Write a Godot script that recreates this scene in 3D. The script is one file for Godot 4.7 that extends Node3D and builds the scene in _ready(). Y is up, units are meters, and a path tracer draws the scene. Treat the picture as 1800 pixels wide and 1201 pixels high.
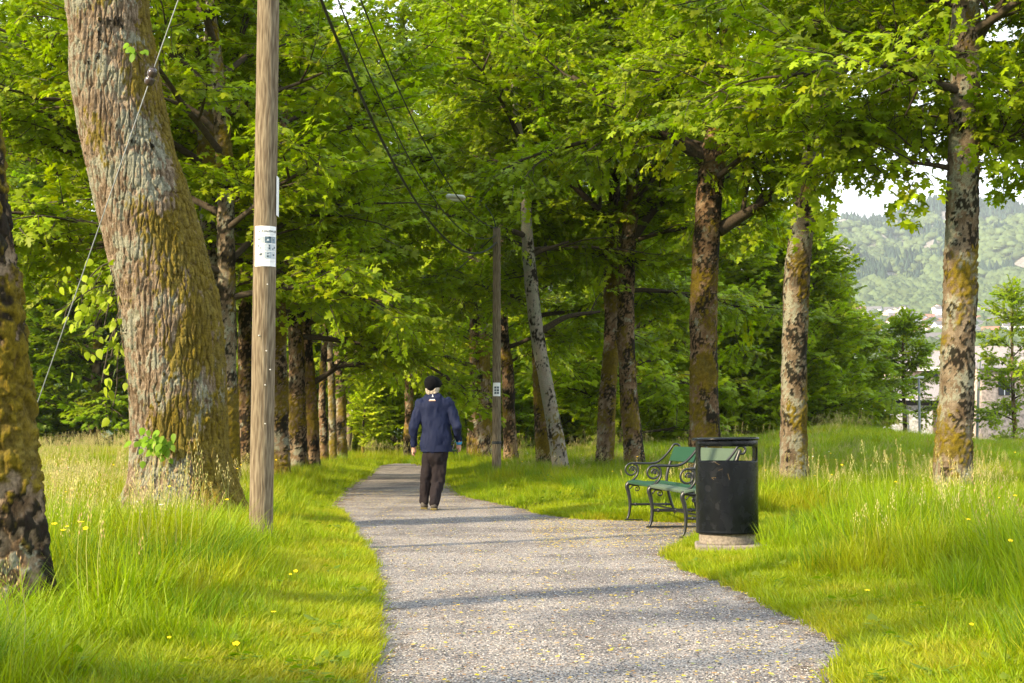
extends Node3D
# ---------------------------------------------------------------- camera geometry (photo pixels 1800 x 1201)
const F := 2700.0
const EYE := 1.0
const HORIZON := 765.0
var pitch := atan((HORIZON - 600.5) / F)
var M := {}            # materials
var taken := {}        # names in use
var rng := RandomNumberGenerator.new()
var n1 := FastNoiseLite.new()
var n2 := FastNoiseLite.new()
var n3 := FastNoiseLite.new()
var n4 := FastNoiseLite.new()
var sprays := []       # leaf spray meshes
var left_edge := []    # [depth, x] of the path's borders
var right_edge := []
var solid_spots := []  # [x, z, radius] where no grass grows

func _ready() -> void:
	rng.seed = 20240611
	for k in 3:
		var n: FastNoiseLite = [n1, n2, n3][k]
		n.seed = 11 + k * 7
		n.noise_type = FastNoiseLite.TYPE_SIMPLEX_SMOOTH
		n.frequency = 1.0
		n.fractal_type = FastNoiseLite.FRACTAL_FBM
		n.fractal_octaves = 3
	n3.fractal_type = FastNoiseLite.FRACTAL_RIDGED
	n4.seed = 3
	n4.noise_type = FastNoiseLite.TYPE_CELLULAR
	n4.frequency = 1.0
	n4.fractal_type = FastNoiseLite.FRACTAL_NONE
	n4.cellular_return_type = FastNoiseLite.RETURN_DISTANCE2_SUB
	# ---- camera
	var cam := Camera3D.new()
	cam.name = "camera"
	cam.fov = rad_to_deg(2.0 * atan(600.5 / F))
	cam.position = Vector3(0, EYE, 0)
	cam.rotation.x = pitch
	cam.near = 0.1
	cam.far = 9000.0
	add_child(cam)
	cam.current = true
	# ---- sky, exposure
	var env := Environment.new()
	env.background_mode = Environment.BG_SKY
	var skym := ProceduralSkyMaterial.new()
	skym.sky_top_color = Color(0.80, 0.86, 0.93)
	skym.sky_horizon_color = Color(0.97, 0.97, 0.96)
	skym.sky_curve = 0.22
	skym.ground_bottom_color = Color(0.30, 0.32, 0.20)
	skym.ground_horizon_color = Color(0.60, 0.62, 0.52)
	skym.sun_angle_max = 40.0
	skym.sun_curve = 0.12
	var sky := Sky.new()
	sky.sky_material = skym
	env.sky = sky
	env.background_energy_multiplier = 1.1
	env.tonemap_mode = Environment.TONE_MAPPER_LINEAR
	env.tonemap_exposure = 2.55
	env.sdfgi_enabled = true
	env.ssao_enabled = true
	env.ssil_enabled = true
	env.fog_enabled = true
	env.fog_density = 0.00010
	env.fog_light_color = Color(0.86, 0.90, 0.93)
	var we := WorldEnvironment.new()
	we.name = "environment"
	we.environment = env
	add_child(we)
	# ---- sun: low, from the left and a little behind the camera
	var sun := DirectionalLight3D.new()
	sun.name = "sun"
	sun.light_color = Color(1.0, 0.92, 0.78)
	sun.light_energy = 1.6
	sun.light_angular_distance = 2.4
	sun.shadow_enabled = true
	add_child(sun)
	sun.look_at_from_position(Vector3.ZERO, Vector3(0.84, -0.50, -0.55))
	# ---- setting and things
	edges()
	make_materials()
	make_sprays()
	print("t materials ", Time.get_ticks_msec())
	build_ground()
	build_path()
	print("t ground ", Time.get_ticks_msec())
	build_hill()
	build_buildings()
	print("t hill ", Time.get_ticks_msec())
	build_trees()
	print("t trees ", Time.get_ticks_msec())
	build_background_trees()
	print("t background ", Time.get_ticks_msec())
	build_poles()
	build_benches()
	build_bin()
	print("t furniture ", Time.get_ticks_msec())
	build_person()
	print("t person ", Time.get_ticks_msec())
	build_grass()
	build_litter()
	print("t grass ", Time.get_ticks_msec())

# ================================================================ helpers
func ray(px: float, py: float) -> Vector3:
	var u := (px - 900.0) / F
	var v := (600.5 - py) / F
	var d := Vector3(u, v * cos(pitch) + sin(pitch), v * sin(pitch) - cos(pitch))
	return d / -d.z

func at(px: float, py: float, d: float) -> Vector3:
	var r := ray(px, py)
	return Vector3(r.x * d, EYE + r.y * d, -d)

func gpx(px: float, py: float) -> Vector3:       # the point of level ground under a pixel
	var r := ray(px, py)
	var t := EYE / -r.y
	return Vector3(r.x * t, 0.0, -t)

func in_view(p: Vector3, margin := 0.08) -> bool:
	var d := -p.z
	if d < 0.5:
		return false
	var y := (p.y - EYE) / d
	return absf(p.x / d) < 0.3334 + margin and y < 0.29 + margin and y > -0.17 - margin

func numbered(called: String) -> String:
	if not taken.has(called):
		taken[called] = 0
		return called
	taken[called] += 1
	return "%s_%03d" % [called, taken[called]]

func tag(o: Node, label := "", category := "", group := "", kind := "") -> Node:
	if label: o.set_meta("label", label)
	if category: o.set_meta("category", category)
	if group: o.set_meta("group", group)
	if kind: o.set_meta("kind", kind)
	return o

func thing(called: String, label: String, category: String, where := Vector3.ZERO, turn := 0.0, group := "") -> Node3D:
	var o := Node3D.new()
	o.name = numbered(called)
	o.position = where
	o.rotation.y = turn
	tag(o, label, category, group)
	add_child(o)
	return o

func obj(called: String, mesh: Mesh, mat: Material, parent: Node = self, where := Vector3.ZERO) -> MeshInstance3D:
	var o := MeshInstance3D.new()
	o.name = numbered(called) if parent == self else called
	o.mesh = mesh
	if mat:
		o.material_override = mat
	o.position = where
	parent.add_child(o, true)
	return o

func multi(called: String, mesh: Mesh, xf: Array, cols: Array, parent: Node = self) -> MultiMeshInstance3D:
	var mm := MultiMesh.new()
	mm.transform_format = MultiMesh.TRANSFORM_3D
	mm.use_colors = true
	mm.mesh = mesh
	mm.instance_count = xf.size()
	for i in xf.size():
		mm.set_instance_transform(i, xf[i])
		mm.set_instance_color(i, cols[i])
	var o := MultiMeshInstance3D.new()
	o.name = numbered(called) if parent == self else called
	o.multimesh = mm
	parent.add_child(o, true)
	return o

# a mesh builder: indexed triangles, clockwise from outside
class MB:
	var v := PackedVector3Array()
	var c := PackedColorArray()
	var uv := PackedVector2Array()
	var ix := PackedInt32Array()
	var use_c := false
	func vert(p: Vector3, col := Color.WHITE, t := Vector2.ZERO) -> int:
		v.append(p); c.append(col); uv.append(t)
		return v.size() - 1
	func tri(a: int, b: int, d: int) -> void:
		ix.append(a); ix.append(b); ix.append(d)
	func quad(a: int, b: int, d: int, e: int) -> void:   # clockwise a b d e
		ix.append_array([a, b, d, a, d, e])
	func flat_quad(a: Vector3, b: Vector3, d: Vector3, e: Vector3, col := Color.WHITE) -> void:
		var i := vert(a, col, Vector2(0, 0)); vert(b, col, Vector2(1, 0)); vert(d, col, Vector2(1, 1)); vert(e, col, Vector2(0, 1))
		quad(i, i + 1, i + 2, i + 3)
	func mesh(mat: Material = null, into: ArrayMesh = null) -> ArrayMesh:
		var n := PackedVector3Array()
		n.resize(v.size())
		for t in range(0, ix.size(), 3):
			var a := v[ix[t]]
			var fn := (v[ix[t + 2]] - a).cross(v[ix[t + 1]] - a)
			n[ix[t]] += fn; n[ix[t + 1]] += fn; n[ix[t + 2]] += fn
		for i in n.size():
			n[i] = n[i].normalized() if n[i].length_squared() > 1e-20 else Vector3.UP
		var ar := []
		ar.resize(Mesh.ARRAY_MAX)
		ar[Mesh.ARRAY_VERTEX] = v
		ar[Mesh.ARRAY_NORMAL] = n
		ar[Mesh.ARRAY_TEX_UV] = uv
		if use_c:
			ar[Mesh.ARRAY_COLOR] = c
		ar[Mesh.ARRAY_INDEX] = ix
		var m := into if into else ArrayMesh.new()
		m.add_surface_from_arrays(Mesh.PRIMITIVE_TRIANGLES, ar)
		if mat:
			m.surface_set_material(m.get_surface_count() - 1, mat)
		return m
	# a box with small chamfers along its edges; centre, half sizes, basis
	func box(o: Vector3, h: Vector3, b := Basis(), ch := 0.0, col := Color.WHITE) -> void:
		if ch <= 0.0:
			for f in 6:
				var ax := f % 3
				var s := 1.0 if f < 3 else -1.0
				var nn := Vector3.ZERO; nn[ax] = s
				var p := Vector3.ZERO; p[(ax + 1) % 3] = 1.0
				var q := Vector3.ZERO; q[(ax + 2) % 3] = s
				flat_quad(o + b * ((nn - p - q) * h), o + b * ((nn - p + q) * h), o + b * ((nn + p + q) * h), o + b * ((nn + p - q) * h), col)
			return
		for f in 6:
			var ax := f % 3
			var s := 1.0 if f < 3 else -1.0
			var nn := Vector3.ZERO; nn[ax] = s
			var p := Vector3.ZERO; p[(ax + 1) % 3] = 1.0
			var q := Vector3.ZERO; q[(ax + 2) % 3] = s
			var hp := h - Vector3(ch, ch, ch)
			var bn := nn * h
			flat_quad(o + b * (bn + (-p - q) * hp), o + b * (bn + (-p + q) * hp), o + b * (bn + (p + q) * hp), o + b * (bn + (p - q) * hp), col)
		for ax in 3:
			for s1: float in [-1.0, 1.0]:
				for s2: float in [-1.0, 1.0]:
					var e := Vector3.ZERO; e[ax] = h[ax] - ch
					var i1 := (ax + 1) % 3
					var i2 := (ax + 2) % 3
					var a1 := Vector3.ZERO; a1[i1] = s1 * h[i1]; a1[i2] = s2 * (h[i2] - ch)
					var a2 := Vector3.ZERO; a2[i1] = s1 * (h[i1] - ch); a2[i2] = s2 * h[i2]
					if s1 * s2 > 0:
						flat_quad(o + b * (a1 - e), o + b * (a1 + e), o + b * (a2 + e), o + b * (a2 - e), col)
					else:
						flat_quad(o + b * (a2 - e), o + b * (a2 + e), o + b * (a1 + e), o + b * (a1 - e), col)
		for sx: float in [-1.0, 1.0]:
			for sy: float in [-1.0, 1.0]:
				for sz: float in [-1.0, 1.0]:
					var a := b * Vector3(sx * h.x, sy * (h.y - ch), sz * (h.z - ch))
					var d := b * Vector3(sx * (h.x - ch), sy * h.y, sz * (h.z - ch))
					var e2 := b * Vector3(sx * (h.x - ch), sy * (h.y - ch), sz * h.z)
					var i := vert(o + a, col); vert(o + d, col); vert(o + e2, col)
					if sx * sy * sz > 0: tri(i, i + 2, i + 1)
					else: tri(i, i + 1, i + 2)
	# a swept tube; oval: second radius factor across the binormal
	func tube(pts: PackedVector3Array, rad: PackedFloat32Array, sides := 8, col := Color.WHITE, caps := true, up := Vector3.ZERO, oval := 1.0) -> void:
		var first := v.size()
		var nrm := Vector3.ZERO
		var count := pts.size()
		var run := 0.0
		for i in count:
			var t := (pts[mini(i + 1, count - 1)] - pts[maxi(i - 1, 0)]).normalized()
			if up != Vector3.ZERO:
				nrm = up
			elif nrm == Vector3.ZERO:
				nrm = Vector3.RIGHT if absf(t.x) < 0.8 else Vector3.FORWARD
			nrm = (nrm - t * nrm.dot(t)).normalized()
			var bi := t.cross(nrm)
			if i: run += pts[i].distance_to(pts[i - 1])
			for k in sides + 1:
				var a := TAU * k / sides
				vert(pts[i] + (nrm * cos(a) + bi * sin(a) * oval) * rad[i], col, Vector2(TAU * rad[i] * k / sides, run))
		var w := sides + 1
		for i in count - 1:
			for k in sides:
				var q := first + i * w + k
				quad(q, q + w, q + w + 1, q + 1)
		if caps:
			var a0 := vert(pts[0], col); var a1 := vert(pts[count - 1], col)
			for k in sides:
				tri(a0, first + k, first + k + 1)
				tri(a1, first + (count - 1) * w + k + 1, first + (count - 1) * w + k)
	# a lathe round +y: profile of (radius, height), from low to high on the outside
	func lathe(o: Vector3, prof: Array, sides := 32, col := Color.WHITE, a0 := 0.0, a1 := TAU) -> void:
		var first := v.size()
		for p: Vector2 in prof:
			for k in sides + 1:
				var a := a0 + (a1 - a0) * k / sides
				vert(o + Vector3(cos(a) * p.x, p.y, sin(a) * p.x), col, Vector2(a * 0.25, p.y))
		var w := sides + 1
		for i in prof.size() - 1:
			for k in sides:
				var q := first + i * w + k
				quad(q, q + 1, q + w + 1, q + w)

func rot_to(dir: Vector3, up := Vector3.UP) -> Basis:      # +y along dir
	var y := dir.normalized()
	var x := up.cross(y)
	if x.length() < 0.05: x = Vector3.RIGHT.cross(y)
	x = x.normalized()
	return Basis(x, y, x.cross(y))

func smooth_path(pts: Array, step: float) -> PackedVector3Array:
	var c := Curve3D.new()
	c.bake_interval = step
	for i in pts.size():
		var a: Vector3 = pts[maxi(i - 1, 0)]
		var b: Vector3 = pts[mini(i + 1, pts.size() - 1)]
		var t := (b - a) / 6.0
		c.add_point(pts[i], -t, t)
	return c.get_baked_points()

func pick(a: Array): return a[rng.randi() % a.size()]

func rnd(a: float, b: float) -> float: return rng.randf_range(a, b)

func noise_tex(freq: float, kind: int, size := 512, ramp := [], octaves := 4, normal := false, seed_ := 1, cell_value := false) -> NoiseTexture2D:
	var n := FastNoiseLite.new()
	n.seed = seed_
	n.noise_type = kind
	n.frequency = freq
	n.fractal_octaves = octaves
	if kind == FastNoiseLite.TYPE_CELLULAR:
		n.fractal_type = FastNoiseLite.FRACTAL_NONE
		n.cellular_return_type = FastNoiseLite.RETURN_CELL_VALUE if cell_value else FastNoiseLite.RETURN_DISTANCE
		n.cellular_jitter = 1.0
	var t := NoiseTexture2D.new()
	t.width = size
	t.height = size
	t.seamless = true
	t.seamless_blend_skirt = 0.08
	t.noise = n
	t.as_normal_map = normal
	if ramp:
		var g := Gradient.new()
		g.offsets = PackedFloat32Array(ramp.map(func(r): return r[0]))
		g.colors = PackedColorArray(ramp.map(func(r): return r[1]))
		t.color_ramp = g
	return t

func mat(col: Color, rough := 0.8, vc := false, spec := 0.5) -> StandardMaterial3D:
	var m := StandardMaterial3D.new()
	m.albedo_color = col.linear_to_srgb()
	m.roughness = rough
	m.metallic_specular = spec
	m.vertex_color_use_as_albedo = vc
	m.cull_mode = BaseMaterial3D.CULL_DISABLED
	return m

func tri_tex(m: StandardMaterial3D, scale: Vector3, tex: Texture2D, bump: Texture2D = null, cm := 0.5, world := false) -> StandardMaterial3D:
	m.uv1_triplanar = true
	m.uv1_world_triplanar = world
	m.uv1_scale = scale
	if tex: m.albedo_texture = tex
	if bump:
		m.heightmap_enabled = true
		m.heightmap_texture = bump
		m.heightmap_scale = cm
	return m

func make_materials() -> void:
	var white_soft := [[0.0, Color(0.55, 0.55, 0.55)], [0.5, Color(0.85, 0.85, 0.85)], [1.0, Color(1, 1, 1)]]
	var S := FastNoiseLite.TYPE_SIMPLEX_SMOOTH
	var grain := noise_tex(0.02, S, 512, white_soft, 5)
	var bumpy := noise_tex(0.03, S, 512, [], 5, false, 4)
	var fine := noise_tex(0.09, S, 512, [[0.0, Color(0.6, 0.6, 0.6)], [1.0, Color(1, 1, 1)]], 4, false, 9)
	# bark: colour patches come with the vertices, the grain from these
	M.bark = tri_tex(mat(Color.WHITE, 0.92, true, 0.3), Vector3(7, 3.5, 7), grain, noise_tex(0.07, S, 512, [], 5, false, 14), 1.0)
	M.limb = tri_tex(mat(Color(0.085, 0.065, 0.042), 0.92, false, 0.3), Vector3(2, 2, 2), grain)
	M.twig = mat(Color(0.05, 0.038, 0.02), 0.9)
	M.leaf = mat(Color.WHITE, 0.5, true, 0.32)
	M.leaf.backlight_enabled = true
	M.leaf.backlight = Color(0.95, 1.0, 0.35)
	M.blade = mat(Color.WHITE, 0.5, true, 0.35)
	M.blade.backlight_enabled = true
	M.blade.backlight = Color(0.95, 0.95, 0.4)
	M.seed = mat(Color.WHITE, 0.8, true, 0.3)
	# ground and gravel
	M.soil = tri_tex(mat(Color.WHITE, 0.95, true, 0.2), Vector3(0.7, 0.7, 0.7), fine, bumpy, 2.0, true)
	var stones := [[0.0, Color(0.22, 0.22, 0.24)], [0.2, Color(0.37, 0.37, 0.39)], [0.42, Color(0.52, 0.51, 0.50)], [0.6, Color(0.60, 0.58, 0.55)], [0.8, Color(0.72, 0.69, 0.66)], [0.9, Color(0.60, 0.49, 0.39)], [1.0, Color(0.90, 0.87, 0.84)]]
	var cells := noise_tex(0.16, FastNoiseLite.TYPE_CELLULAR, 1024, stones, 1, false, 5, true)
	var lumps := noise_tex(0.16, FastNoiseLite.TYPE_CELLULAR, 1024, [], 1, false, 5, false)
	M.gravel = tri_tex(mat(Color.WHITE, 0.95, true, 0.25), Vector3(0.8, 0.8, 0.8), cells, lumps, -0.3, true)
	M.pebble = mat(Color.WHITE, 0.9, true, 0.3)
	M.litter = mat(Color.WHITE, 0.8, true, 0.2)
	# concrete, iron, paint
	M.concrete = tri_tex(mat(Color(0.30, 0.25, 0.20), 0.95), Vector3(3, 3, 3), grain, fine, 0.3)
	M.iron = tri_tex(mat(Color(0.012, 0.013, 0.014), 0.38), Vector3(4, 4, 4), null, bumpy, 0.05)
	M.green_plank = tri_tex(mat(Color(0.018, 0.085, 0.045), 0.42), Vector3(1, 6, 6), noise_tex(0.015, S, 512, [[0.0, Color(0.5, 0.5, 0.5)], [0.62, Color(0.95, 0.95, 0.95)], [0.8, Color(1, 1, 1)]], 5, false, 3), bumpy, 0.08)
	M.grey_plank = tri_tex(mat(Color(0.10, 0.15, 0.095), 0.6), Vector3(1, 6, 6), grain, bumpy, 0.1)
	M.bin = tri_tex(mat(Color(0.004, 0.005, 0.007), 0.55, false, 0.34), Vector3(2.2, 1.6, 2.2), null)
	M.bin.roughness = 1.0
	M.bin.roughness_texture = noise_tex(0.008, S, 512, [[0.0, Color(0.22, 0.22, 0.22)], [0.5, Color(0.25, 0.25, 0.25)], [0.70, Color(0.29, 0.29, 0.29)], [0.78, Color(0.42, 0.42, 0.42)], [1.0, Color(0.5, 0.5, 0.5)]], 5, false, 21)
	M.bin.albedo_texture = noise_tex(0.012, S, 512, [[0.0, Color(0.75, 0.75, 0.8)], [0.6, Color(0.9, 0.9, 0.9)], [0.72, Color(1, 1, 1)]], 6, false, 22)
	M.bin_lid = tri_tex(mat(Color(0.10, 0.12, 0.05), 0.6), Vector3(3, 3, 3), grain)
	M.pole = StandardMaterial3D.new()
	M.pole.albedo_texture = noise_tex(0.02, S, 512, [[0.0, Color(0.31, 0.26, 0.20)], [0.4, Color(0.42, 0.37, 0.30)], [0.62, Color(0.48, 0.43, 0.35)], [1.0, Color(0.58, 0.53, 0.44)]], 6, false, 31)
	M.pole.uv1_scale = Vector3(4.0, 0.35, 1)
	M.pole.heightmap_enabled = true
	M.pole.heightmap_texture = noise_tex(0.02, S, 512, [], 6, false, 31)
	M.pole.heightmap_scale = 0.4
	M.pole.roughness = 0.9
	M.pole.metallic_specular = 0.25
	M.pole.albedo_color = Color(0.98, 0.98, 0.98)
	M.wire = mat(Color(0.012, 0.014, 0.012), 0.6)
	M.steel = mat(Color(0.30, 0.32, 0.33), 0.45)
	M.steel.metallic = 0.7
	M.ceramic = mat(Color(0.05, 0.035, 0.03), 0.2)
	M.lamp = mat(Color(0.55, 0.53, 0.48), 0.5)
	M.paper = mat(Color(0.80, 0.80, 0.80), 0.6)
	M.ink = mat(Color(0.03, 0.035, 0.04), 0.7)
	# cloth and skin
	var weave := noise_tex(0.2, S, 256, [], 2, false, 41)
	M.jacket = tri_tex(mat(Color(0.006, 0.010, 0.034), 0.75, false, 0.3), Vector3(8, 8, 8), null, weave, 0.08)
	M.trousers = tri_tex(mat(Color(0.019, 0.015, 0.016), 0.9, false, 0.2), Vector3(8, 8, 8), null, weave, 0.08)
	M.cap = tri_tex(mat(Color(0.004, 0.004, 0.005), 0.9, false, 0.2), Vector3(10, 10, 10), null, weave, 0.1)
	M.skin = mat(Color(0.46, 0.25, 0.17), 0.5)
	M.skin.subsurf_scatter_enabled = true
	M.skin.subsurf_scatter_strength = 0.15
	M.hair = tri_tex(mat(Color(0.62, 0.52, 0.40), 0.7), Vector3(20, 4, 20), fine, fine, 0.4)
	M.shoe = mat(Color(0.055, 0.045, 0.035), 0.7)
	M.sole = mat(Color(0.16, 0.12, 0.03), 0.7)
	M.orange = mat(Color(0.62, 0.33, 0.22), 0.7)
	M.blue = mat(Color(0.01, 0.20, 0.42), 0.6)
	# far things
	M.hill = tri_tex(mat(Color.WHITE, 0.95, true, 0.2), Vector3(0.02, 0.02, 0.02), grain, null, 0.5, true)
	M.far_tree = mat(Color.WHITE, 0.9, true, 0.2)
	M.white_wall = mat(Color(0.80, 0.79, 0.77), 0.8)
	M.cream_wall = mat(Color(0.66, 0.56, 0.40), 0.8)
	M.red_wall = mat(Color(0.36, 0.10, 0.07), 0.8)
	M.roof_dark = mat(Color(0.12, 0.11, 0.11), 0.8)
	M.roof_red = mat(Color(0.30, 0.13, 0.08), 0.8)
	M.pink_wall = tri_tex(mat(Color(0.74, 0.58, 0.48), 0.85), Vector3(0.3, 0.3, 0.3), grain)
	M.grey_wall = tri_tex(mat(Color(0.66, 0.67, 0.70), 0.8), Vector3(0.3, 0.3, 0.3), grain)
	M.slate = tri_tex(mat(Color(0.40, 0.345, 0.32), 0.8), Vector3(0.8, 0.8, 0.8), grain)
	M.dark_band = mat(Color(0.03, 0.03, 0.035), 0.5)
	M.brown_post = mat(Color(0.12, 0.08, 0.06), 0.7)

# ================================================================ ground and path
func edges() -> void:
	for e in [[640, 1201], [655, 1140], [661, 1060], [656, 1000], [641, 970], [616, 930], [599, 905], [592, 888], [605, 870], [625, 850], [648, 834], [655, 826], [662, 819], [690, 815]]:
		var p := gpx(e[0], e[1])
		left_edge.append(Vector2(-p.z, p.x))
	for e in [[1465, 1201], [1505, 1150], [1450, 1110], [1385, 1080], [1325, 1050], [1255, 1020], [1205, 1003], [1188, 988], [1168, 975], [1195, 962], [1222, 950], [1240, 938], [1255, 922], [1110, 916], [1015, 914], [945, 903], [890, 890], [830, 878], [800, 870], [786, 858], [782, 845], [774, 830], [748, 820], [725, 815]]:
		var p := gpx(e[0], e[1])
		right_edge.append(Vector2(-p.z, p.x))

func along(e: Array, d: float) -> float:
	if d <= e[0].x: return e[0].y
	for i in range(1, e.size()):
		if d <= e[i].x:
			return lerpf(e[i - 1].y, e[i].y, (d - e[i - 1].x) / (e[i].x - e[i - 1].x))
	return e[-1].y

# metres outside the path (negative inside); side -1 or 1
func off_path(x: float, d: float) -> float:
	if d > 54.0: return 1.5 + (d - 54.0) * 0.5
	var l := along(left_edge, d) + n1.get_noise_2d(d * 1.3, 3.0) * 0.07
	var r := along(right_edge, d) + n1.get_noise_2d(d * 1.3, 9.0) * 0.07
	return maxf(l - x, x - r)

func height(x: float, z: float) -> float:
	var d := -z
	var o := 3.0
	if d < 60.0 and d > -10.0:
		o = maxf(along(left_edge, d) - x, x - along(right_edge, d))
	elif d <= -10.0:
		o = 0.0
	var side := smoothstep(0.4, 7.0, o)
	var h := 0.0
	if o < 0.06: h -= 0.03
	else: h += 0.05 * smoothstep(0.05, 0.8, o)
	if x > 0.5:
		h += 0.05 * side + 0.38 * smoothstep(28.0, 56.0, d) * smoothstep(2.0, 10.0, o)
		h += 0.60 * exp(-pow((x - 12.2) / 3.6, 2.0) - pow((d - 60.0) / 11.0, 2.0))
	else:
		h += 0.06 * side + 0.16 * smoothstep(14.0, 50.0, d) * side
	h += (n1.get_noise_2d(x * 0.16, z * 0.16) * 0.10 + n2.get_noise_2d(x * 0.6, z * 0.6) * 0.05) * smoothstep(0.3, 2.5, o) * smoothstep(200.0, 60.0, d)
	h -= 2.2 * smoothstep(66.0, 105.0, d)
	return h

func axis(stops: Array) -> PackedFloat32Array:     # [from, to, step] runs
	var a := PackedFloat32Array()
	for s in stops:
		var x: float = s[0]
		while x < s[1] - 0.001:
			a.append(x)
			x += s[2]
	a.append(stops[-1][1])
	return a

func build_ground() -> void:
	var xs := axis([[-4500, -500, 500], [-500, -60, 40], [-60, -22, 3], [-22, 26, 0.4], [26, 80, 3], [80, 500, 42], [500, 4500, 500]])
	var ds := axis([[-300, -20, 40], [-20, 4, 2], [4, 70, 0.4], [70, 130, 4], [130, 400, 30], [400, 5200, 400]])
	var b := MB.new()
	b.use_c = true
	for d in ds:
		for x in xs:
			var t := n2.get_noise_2d(x * 0.8, d * 0.8)
			var col := Color(0.14, 0.17, 0.016).lerp(Color(0.15, 0.115, 0.035), clampf(0.35 + t, 0.0, 1.0))
			b.vert(Vector3(x, height(x, -d), -d), col)
	var w := xs.size()
	for j in ds.size() - 1:
		for i in w - 1:
			var q := j * w + i
			b.quad(q, q + w, q + w + 1, q + 1)
	tag(obj("ground", b.mesh(), M.soil), "", "", "", "structure")

func build_path() -> void:
	var b := MB.new()
	b.use_c = true
	var ds := axis([[2.0, 6.2, 0.4], [6.2, 24, 0.08], [24, 54, 0.25]])
	var cols := 48
	for d in ds:
		var l := along(left_edge, d) - 0.12
		var r := along(right_edge, d) + 0.12
		for k in cols + 1:
			var x := lerpf(l, r, float(k) / cols)
			var o := minf(x - l, r - x)
			var worn := n1.get_noise_2d(x * 0.5 + 7.0, d * 0.9) + 0.6 * n1.get_noise_2d(x * 1.6 + 30.0, d * 0.10)
			var col := Color(0.92, 0.90, 0.88).lerp(Color(0.60, 0.59, 0.60), clampf(0.35 + worn * 1.6, 0.0, 1.0))
			var dirt := n2.get_noise_2d(x * 2.5, d * 2.5) * 0.5 + n1.get_noise_2d(x * 9.0, d * 9.0) * 0.4
			if dirt + 0.30 - o * 1.1 > 0.12: col = col.lerp(Color(0.42, 0.30, 0.18), clampf((dirt + 0.30 - o * 1.1) * 2.2, 0.0, 0.85))
			var y := 0.004 + n2.get_noise_2d(x * 3.0, d * 3.0) * 0.008
			if k == 0 or k == cols: y = -0.04
			b.vert(Vector3(x, y, -d), col)
	var w := cols + 1
	for j in ds.size() - 1:
		for i in cols:
			var q := j * w + i
			b.quad(q, q + w, q + w + 1, q + 1)
	tag(obj("gravel_path", b.mesh(), M.gravel), "", "", "", "structure")

# ================================================================ far hillside, town, hall
func hill_h(x: float, d: float) -> float:
	var run := d - 1350.0 + x * 0.10
	var ridge := 352.0 + 40.0 * n1.get_noise_1d(x * 0.0025) + (x - 700.0) * 0.07
	var h := ridge * smoothstep(-150.0, 2150.0, run) + 92.0 * smoothstep(-900.0, 120.0, run)
	h += n1.get_noise_2d(x * 0.004, d * 0.004) * 48.0 * smoothstep(200.0, 1100.0, run)
	h += n3.get_noise_2d(x * 0.006, d * 0.003) * 18.0 * smoothstep(300.0, 900.0, run)
	return h - 6.0

func rocky(x: float, d: float) -> float:
	return n2.get_noise_2d(x * 0.010, d * 0.006) + n1.get_noise_2d(x * 0.03, d * 0.02) * 0.6

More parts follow.
